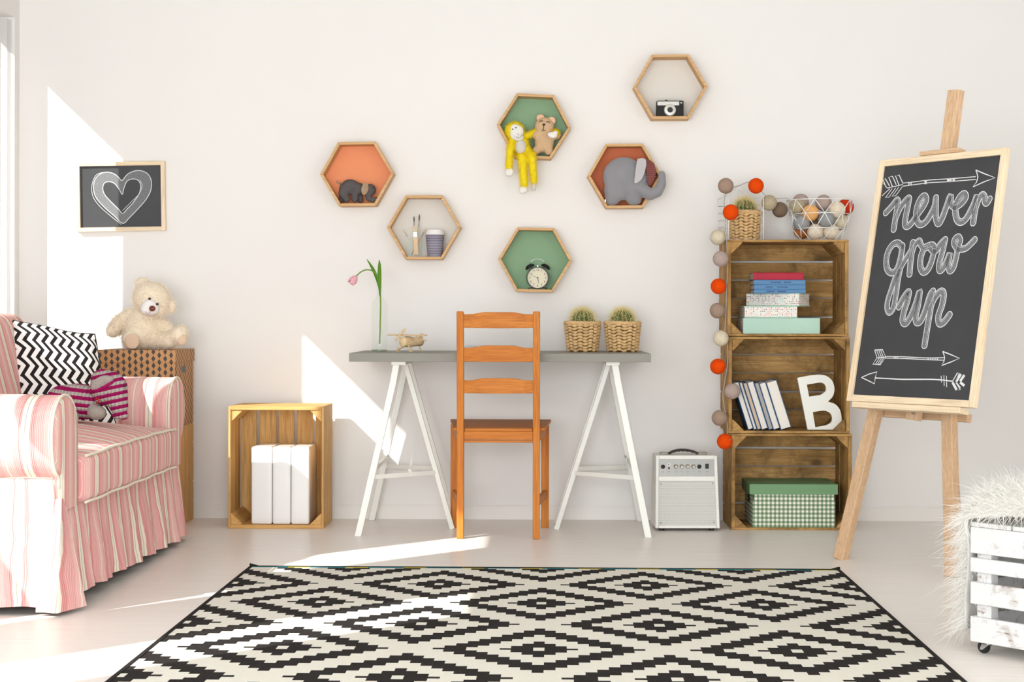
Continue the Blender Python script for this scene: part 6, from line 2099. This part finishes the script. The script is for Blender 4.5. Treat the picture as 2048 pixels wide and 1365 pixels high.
# ---- zigzag cushion
def zigzag_cushion():
    TL, BLp, TR = at(4, 634, 6.035), at(50, 850, 5.85), at(189, 670, 6.225)
    wv, hv = TR - TL, (BLp - TL) * 0.94
    c = TL + wv / 2 + hv / 2
    x = wv.normalized(); nrm = (wv.cross(hv)).normalized() * -1
    if nrm.y > 0: nrm = -nrm
    y = nrm.cross(x)
    R = Matrix((x, y, nrm)).transposed()
    W, H = wv.length, hv.length
    T = thing('zigzag_cushion', 'black and white zigzag cushion leaning in the sofa corner', 'cushion', c, R.to_euler())
    t = NT('zigzag_cotton')
    v = t.n('ShaderNodeTexCoord').outputs['UV']
    s2 = t.n('ShaderNodeSeparateXYZ', {0: v})
    tri = t.math('PINGPONG', t.math('MULTIPLY', s2.outputs[1], 11.6), 1.0)
    u = t.math('ADD', t.math('MULTIPLY', s2.outputs[0], 10.6), t.math('MULTIPLY', tri, 0.78))
    fr = t.math('FRACT', u)
    b = t.math('LESS_THAN', fr, 0.46)
    MZ = t.base(t.mix(b, S(242, 238, 234), S(40, 36, 36)), 0.9, 0, 0.1)
    t.bump(t.noise(t.coord('Object'), 11, 3, 0.5), 0.25, 0.02)
    mb = MB()
    def side(sg):
        def fn(u, v):
            a, b_ = 2 * u - 1, 2 * v - 1
            th = 0.052 * ((1 - abs(a) ** 2.6) * (1 - abs(b_) ** 2.6)) ** 0.55
            pinch = 1 - 0.045 * (1 - abs(a) ** 2) * (abs(b_) ** 4)
            pinch2 = 1 - 0.045 * (1 - abs(b_) ** 2) * (abs(a) ** 4)
            q = wv * (a / 2 * pinch2) + hv * (b_ / 2 * pinch) + nrm * (sg * th + 0.004 * math.sin(a * 5 + b_ * 4))
            return R.transposed() @ q
        return fn
    for sg in (1, -1):
        mb.grid(side(sg), 28, 28, 0, lambda u, v: (u, v))
    mb.build('cushion_cover', MZ, T, smooth=True, weld=True)
    pts = []
    f = side(0)
    for k in range(28): pts.append(f(k / 28, 0))
    for k in range(28): pts.append(f(1, k / 28))
    for k in range(28): pts.append(f(1 - k / 28, 1))
    for k in range(28): pts.append(f(0, 1 - k / 28))
    MB().tube(pts, 0.003, 6, True).build('black_edging', plain('black_edging', S(44, 40, 40), 0.9), T, smooth=True)
zigzag_cushion()

# ---- crochet elephant
def crochet_elephant():
    Y = 5.70
    k = PXM / Y
    def stripes(name, ax, per, phase=0.0):
        t = NT(name)
        v = t.coord('Object')
        d = t.n('ShaderNodeVectorMath', {0: v, 1: tuple(ax)}, operation='DOT_PRODUCT').outputs['Value']
        nz = t.noise(v, 160, 2)
        f = t.math('FRACT', t.math('ADD', t.math('DIVIDE', d, per), t.math('ADD', t.math('MULTIPLY', nz, 0.16), phase + 20)))
        st = t.n('ShaderNodeTexWave', {'Vector': v, 'Scale': 26.0, 'Distortion': 2.0}, wave_type='BANDS', bands_direction='X').outputs['Fac']
        c = t.mix(t.math('LESS_THAN', f, 0.52), S(186, 178, 170), S(156, 22, 88))
        c = t.mix(t.math('MULTIPLY', st, 0.30), c, S(90, 40, 60))
        t.base(c, 0.95, 0, 0.06)
        t.bump(t.math('ADD', t.math('PINGPONG', t.math('MULTIPLY', f, 4.0), 1.0), st), 0.7, 0.004)
        return t.m
    MBd = stripes('crochet_body', Vector((0.12, 0, 1)).normalized(), 0.0245)
    MHd = stripes('crochet_head', Vector((-0.22, 0, 1)).normalized(), 0.0235, 0.3)
    MGY = knit_mat('grey_knit', S(176, 166, 158), None, 330)
    b0 = at(175, 840, Y)
    T = thing('crochet_elephant', 'magenta and grey striped crochet elephant lying on the sofa seat', 'toy', (b0.x, Y, b0.z - 0.002))
    base = Vector((b0.x, Y, b0.z - 0.002))
    g = lambda px, py, dy=0: at(px, py, Y + dy) - base
    blob('body', [('e', g(150, 804), (56 / k, 0.060, 37 / k), (0, -0.08, 0)), ('e', g(128, 800), (36 / k, 0.05, 30 / k)), ('e', g(172, 807), (34 / k, 0.056, 33 / k))], 0.005, MBd, T, 6)
    blob('head', [('e', g(218, 778, -0.02), (38 / k, 0.056, 36 / k)), ('e', g(205, 762, -0.01), (24 / k, 0.045, 24 / k)), ('c', g(230, 790, -0.03), g(238, 812, -0.038), 27 / k, 19 / k),
                  ('c', g(236, 808, -0.038), g(240, 824, -0.04), 19 / k, 15 / k)], 0.005, MHd, T, 6)
    blob('trunk_tip', [('e', g(247, 832, -0.042), (11 / k, 0.022, 8.5 / k)), ('e', g(236, 831, -0.04), (12 / k, 0.022, 8 / k))], 0.004, MHd, T, 4)
    blob('ear', [('e', g(203, 767, -0.068), (24 / k, 0.009, 14 / k), (0.2, -0.5, 0.1)), ('e', g(215, 761, -0.07), (13 / k, 0.009, 9 / k), (0.2, -0.3, 0.1))], 0.004, MGY, T, 4)
    blob('ear_edge', [('c', g(183, 780, -0.066), g(196, 781, -0.072), 0.006, 0.006), ('c', g(196, 781, -0.072), g(216, 771, -0.075), 0.006, 0.006), ('c', g(216, 771, -0.075), g(227, 763, -0.07), 0.006, 0.005)], 0.003, plain('magenta_yarn', S(158, 26, 90), 0.95, spec=0.05, var=0.15, vs=80), T, 3)
    for px, py, dy in ((194, 826, -0.045), (140, 834, -0.05)):
        blob('foot', [('e', g(px, py, dy), (19 / k, 0.03, 15 / k)), ('e', g(px - 6, py - 6, dy + 0.01), (14 / k, 0.026, 13 / k))], 0.004, MGY, T, 4)
    MB().ball(g(251, 772, -0.05), 0.0042, 12, 8).build('eye', M_BLACK, T, smooth=True)
    MB().tube([g(190, 800, -0.055), g(196, 796, -0.06), g(199, 802, -0.062), g(193, 807, -0.06)], 0.0028, 6).build('red_scarf_knot', plain('red_yarn', S(206, 36, 48), 0.9), T, smooth=True)
crochet_elephant()

# ================================================================== BOXES BEHIND THE SOFA, TEDDY BEAR
BXY = 6.745
def kraft_box():
    x1 = at(351.5, 720, BXY).x; x0 = x1 - 0.325
    zt = at(351, 700.5, BXY).z; zl = at(351, 726, BXY).z; z0 = at(351, 857, BXY).z
    D = 0.365
    T = thing('kraft_box', 'brown card box printed with grey diamonds, below the teddy bear', 'box', (x0, BXY, z0))
    def pat(name, a, b, w_, h_):
        t = NT(name)
        v = t.n('ShaderNodeTexCoord').outputs['UV']
        s2 = t.n('ShaderNodeSeparateXYZ', {0: v})
        col_i = t.math('DIVIDE', s2.outputs[0], a)
        par = t.math('MULTIPLY', t.math('MODULO', t.math('FLOOR', col_i), 2.0), 0.5)
        fu = t.math('ABSOLUTE', t.math('SUBTRACT', t.math('FRACT', col_i), 0.5))
        fv = t.math('ABSOLUTE', t.math('SUBTRACT', t.math('FRACT', t.math('ADD', t.math('DIVIDE', s2.outputs[1], b), par)), 0.5))
        m = t.math('LESS_THAN', t.math('ADD', t.math('DIVIDE', fu, w_), t.math('DIVIDE', fv, h_)), 1.0)
        return t.base(t.mix(m, S(198, 150, 104), S(84, 76, 72)), 0.75, 0, 0.2)
    MK = pat('kraft_diamonds', 0.0245, 0.0285, 0.34, 0.47)
    W = x1 - x0
    b = uvbox(0.004, W - 0.004, 0.004, D - 0.004, 0, zl - z0 + 0.01); b.build('box_body', MK, T, bevel=0.001)
    uvbox(0, W, 0, D, zl - z0, zt - z0).build('lid', MK, T, bevel=0.001)
    MB().bx(W - 0.0042, W - 0.0030, 0.13, 0.21, zl - z0 - 0.045, zl - z0 - 0.018).build('hand_hole', M_BLACK, T)
    return x0, x1, z0, zt, D
KX0, KX1, KZ0, KZT, KD = kraft_box()
crate('crate half hidden behind the sofa, carrying the diamond box', KX0 - 0.02, KX1 - 0.005, BXY + 0.03, 0.0, KZ0 - 0.0005, 0.345, False, M_CRATE_L, 'fruit crates', 15)

def teddy():
    Y = 6.885
    k = PXM / Y
    MF = fur_mat('cream_pile', S(252, 243, 230))
    MFB = plain('cream_plush_skin', S(248, 232, 208), 0.95, spec=0.05, var=0.08, vs=45)
    MPD = plain('pink_beige_sole', S(226, 198, 172), 0.85, spec=0.1, var=0.03)
    MMZ = plain('white_muzzle', S(246, 242, 238), 0.9, spec=0.05, var=0.02, bump=0.2, bs=300)
    b0 = at(290, 700, Y)
    base = Vector((b0.x, Y, KZT))
    T = thing('teddy_bear', 'cream plush teddy bear with tilted head sitting on diamond box', 'toy', base)
    g = lambda px, py, dy=0: at(px, py, Y + dy) - base
    pr = [('e', g(284, 661), (37 / k, 0.07, 40 / k)), ('e', g(287, 640, 0.005), (29 / k, 0.058, 30 / k)),
          ('e', g(303, 598, -0.015), (38 / k, 0.07, 35 / k), (0, 0.35, 0)), ('e', g(304, 610, -0.02), (34 / k, 0.06, 26 / k), (0, 0.35, 0)),
          ('e', g(284, 567, 0.0), (15 / k, 0.02, 12 / k), (0, -0.2, 0)), ('e', g(340, 612, 0.0), (12 / k, 0.02, 15 / k)),
          ('c', g(262, 629, 0.01), g(240, 645, 0.0), 13.5 / k, 15.5 / k), ('c', g(240, 645, 0.0), g(226, 662, -0.008), 15.5 / k, 14 / k),
          ('c', g(312, 640, 0.01), g(335, 658, 0.01), 13 / k, 14 / k),
          ('c', g(268, 676, -0.01), g(264, 679, -0.06), 19 / k, 19 / k),
          ('c', g(305, 679, 0.0), g(340, 681, -0.03), 17.5 / k, 17 / k), ('c', g(338, 681, -0.03), g(357, 672, -0.035), 16 / k, 17.5 / k), ('e', g(361, 667, -0.03), (14 / k, 0.034, 16.5 / k), (0, 0.3, 0))]
    blob('body', pr, 0.0055, MFB, T, 5)
    samples = [q for q in sample_skin(pr, 24000) if q[0].z > 0.006]
    sole = g(265, 683, -0.100)
    samples = [q for q in samples if not ((q[0] - sole).length < 0.037 and q[1].y < -0.6)]
    muz = g(300, 616, -0.085)
    samples = [q for q in samples if (q[0] - muz).length > 0.034]
    fur('plush_pile', samples, 0.0115, 0.0017, MF, T, droop=0.45, spread=0.5, segs=2)
    m_pr = [('e', g(300, 616, -0.078), (18.5 / k, 0.034, 15.5 / k), (0, 0.35, 0)), ('e', g(293, 620, -0.082), (12 / k, 0.03, 11 / k)), ('e', g(302, 609, -0.078), (14 / k, 0.03, 10 / k), (0, 0.35, 0))]
    blob('muzzle', m_pr, 0.004, MMZ, T, 5)
    MB().ball(g(304.5, 617.5, -0.115), (6.4 / k, 0.008, 5.8 / k), 18, 12).build('nose', plain('brown_nose', S(116, 56, 42), 0.4, var=0.05), T, smooth=True)
    for px, py in ((299, 598), (314.5, 608.5)):
        e = MB().ball(g(px, py, -0.0905), 0.0058, 14, 10)
        e.build('eye', plain('glossy_eye', S(34, 22, 18), 0.12, var=0.02, spec=0.7), T, smooth=True)
    MB().tube([g(290, 623, -0.113), g(295, 629, -0.113), g(299, 626, -0.116), g(302, 622, -0.118)], 0.0008, 5).build('stitched_mouth', plain('brown_thread', S(150, 120, 108), 0.8), T)
    MB().rbox(sole + Vector((0.0, -0.003, 0)), (28 / k, 0.012, 31 / k), 0.006, 8, warp=lambda P: Vector((P.x * math.sqrt(max(0.05, 1 - 0.55 * (P.z / (16 / k)) ** 2)), P.y, P.z * math.sqrt(max(0.05, 1 - 0.4 * (P.x / (14 / k)) ** 2))))).build('foot_sole', MPD, T, smooth=True)
    MB().ball(g(364, 680, -0.060), (9.5 / k, 0.007, 11 / k), 20, 12, rot=Euler((0, 0.25, 0.35)).to_matrix()).build('foot_sole', MPD, T, smooth=True)
teddy()

# ================================================================== WHITE ROLLING CRATE WITH A FUR THROW
def rolling_crate():
    C = Vector((1.1148, 4.319, 0))
    a = math.atan2(4.20120 - 4.31897, 1.21892 - 1.11581)
    T = thing('rolling_crate', 'white painted slatted crate on small black castors beside rug', 'crate', C, (0, 0, a))
    t = NT('worn_white_paint')
    v = t.coord('Object', (1, 1, 1), rand=True)
    n1 = t.ramp(t.noise(v, 14, 6, 0.75, 0.5), [(0.55, 0.0), (0.64, 1.0)])
    n2 = t.ramp(t.noise(t.coord('Object', (2, 30, 30), rand=True), 4, 4, 0.6), [(0.36, 1.0), (0.44, 0.0)])
    m = t.math('MULTIPLY', n1, t.ramp(n2, [(0.0, 0.35), (1.0, 1.0)]))
    t.base(t.mix(m, S(216, 215, 214), S(132, 100, 80)), 0.6, 0, 0.3)
    t.bump(n2, 0.15, 0.002)
    MWH = t.m
    W, D = 0.62, 0.40
    th = 0.012
    zs = ((0.262, 0.330), (0.213, 0.250), (0.130, 0.187), (0.032, 0.097))
    for z0, z1 in zs:
        MB().bx(0, W, 0, th, z0, z1).build('slat', MWH, T, bevel=0.0015, segs=1)
        MB().bx(0, W, D - th, D, z0, z1).build('slat', MWH, T, bevel=0.0015, segs=1)
        for x in (0.0, W - th):
            MB().bx(x, x + th, th + 0.001, D - th - 0.001, z0, z1).build('slat', MWH, T, bevel=0.0015, segs=1)
    for x in (th + 0.001, W - th - 0.043):
        for y in (th + 0.001, D - th - 0.031):
            MB().bx(x, x + 0.042, y, y + 0.03, 0.032, 0.328).build('corner_post', MWH, T)
    for i in range(5):
        x = 0.002 + i * (W - 0.004) / 5
        MB().bx(x, x + (W - 0.004) / 5 - 0.006, 0.0, D, 0.331, 0.343).build('top_board', MWH, T, bevel=0.0015, segs=1)
    MB().bx(th, W - th, th, D - th, 0.033, 0.043).build('bottom_board', MWH, T)
    MTY = plain('black_rubber', S(26, 26, 28), 0.4, var=0.05)
    for x in (0.034, W - 0.034):
        for y in (0.03, D - 0.03):
            ca = MB().bx(x - 0.02, x + 0.02, y - 0.016, y + 0.016, 0.029, 0.032)
            ca.cyl((x, y, 0.024), (x, y, 0.03), 0.008, 14)
            for s_ in (-1, 1): ca.prism([(x - 0.012, 0.026), (x + 0.010, 0.026), (x - 0.010, 0.010), (x - 0.018, 0.010)], y + s_ * 0.010 - 0.001, y + s_ * 0.010 + 0.001, Matrix(((1, 0, 0, 0), (0, 0, 1, 0), (0, 1, 0, 0), (0, 0, 0, 1))))
            c = ca.build('castor', M_CHROME, T)
            MB().lathe([(0.006, -0.008), (0.0145, -0.0075), (0.0165, -0.004), (0.0165, 0.004), (0.0145, 0.0075), (0.006, 0.008)], 26, (x - 0.012, y, 0.0166), basis((0, 1, 0))).build('wheel', MTY, c, smooth=True, angle=0.6)
    # fur throw: over the top and down the short side
    Fu = thing('fur_throw', 'shaggy white fur throw draped over the white rolling crate', 'throw', C + Vector((0, 0, 0.345)), (0, 0, a))
    MFU = fur_mat('white_fur', S(252, 250, 246))
    def sheet(u, v):
        # u: from the hanging hem, up the short side, across the top; v: across the depth
        y = -0.004 + (D + 0.01) * v + 0.010 * math.sin(u * 13 + v * 4)
        s_ = u * 1.02
        edge = min(1.0, min(v, 1 - v) / 0.22)
        dome = math.sin(edge * PI / 2)
        if s_ < 0.29:
            z = -0.295 + s_; x = -0.014 - 0.030 * (1 - s_ / 0.29) - 0.012 * dome - 0.008 * math.sin(v * 9 + s_ * 20)
            y += 0.05 * (1 - v) * (1 - s_ / 0.29)
        elif s_ < 0.37:
            q = (s_ - 0.29) / 0.08 * PI / 2
            x = -0.014 - 0.012 * dome + 0.06 * (1 - math.cos(q)); z = -0.005 + (0.02 + 0.06 * dome) * math.sin(q)
        else:
            x = 0.046 - 0.012 * dome + (s_ - 0.37); z = 0.015 + 0.06 * dome + 0.014 * math.sin((s_ - 0.37) * 11)
        return Vector((x, y, z))
    nu, nv = 40, 18
    m = MB().grid(sheet, nu, nv)
    o = m.build('hide', MFU, Fu, smooth=True)
    so = o.modifiers.new('thick', 'SOLIDIFY'); so.thickness = 0.008; so.offset = 0
    smp = []
    for _ in range(34000):
        u, v = RNG.random(), RNG.random()
        p = sheet(u, v)
        du = sheet(min(1, u + 0.01), v) - sheet(max(0, u - 0.01), v); dv = sheet(u, min(1, v + 0.01)) - sheet(u, max(0, v - 0.01))
        nn = du.cross(dv).normalized()
        if (u * 1.02 < 0.3 and nn.x > 0) or (u * 1.02 >= 0.37 and nn.z < 0): nn = -nn
        edge = min(v, 1 - v)
        if edge < 0.05: nn = (nn + Vector((0, -0.8 if v < 0.5 else 0.8, 0))).normalized()
        smp.append((p, nn))
    fur('fur_pile', smp, 0.058, 0.0023, MFU, Fu, droop=0.55, spread=0.5, segs=4)
rolling_crate()

bake_blobs()
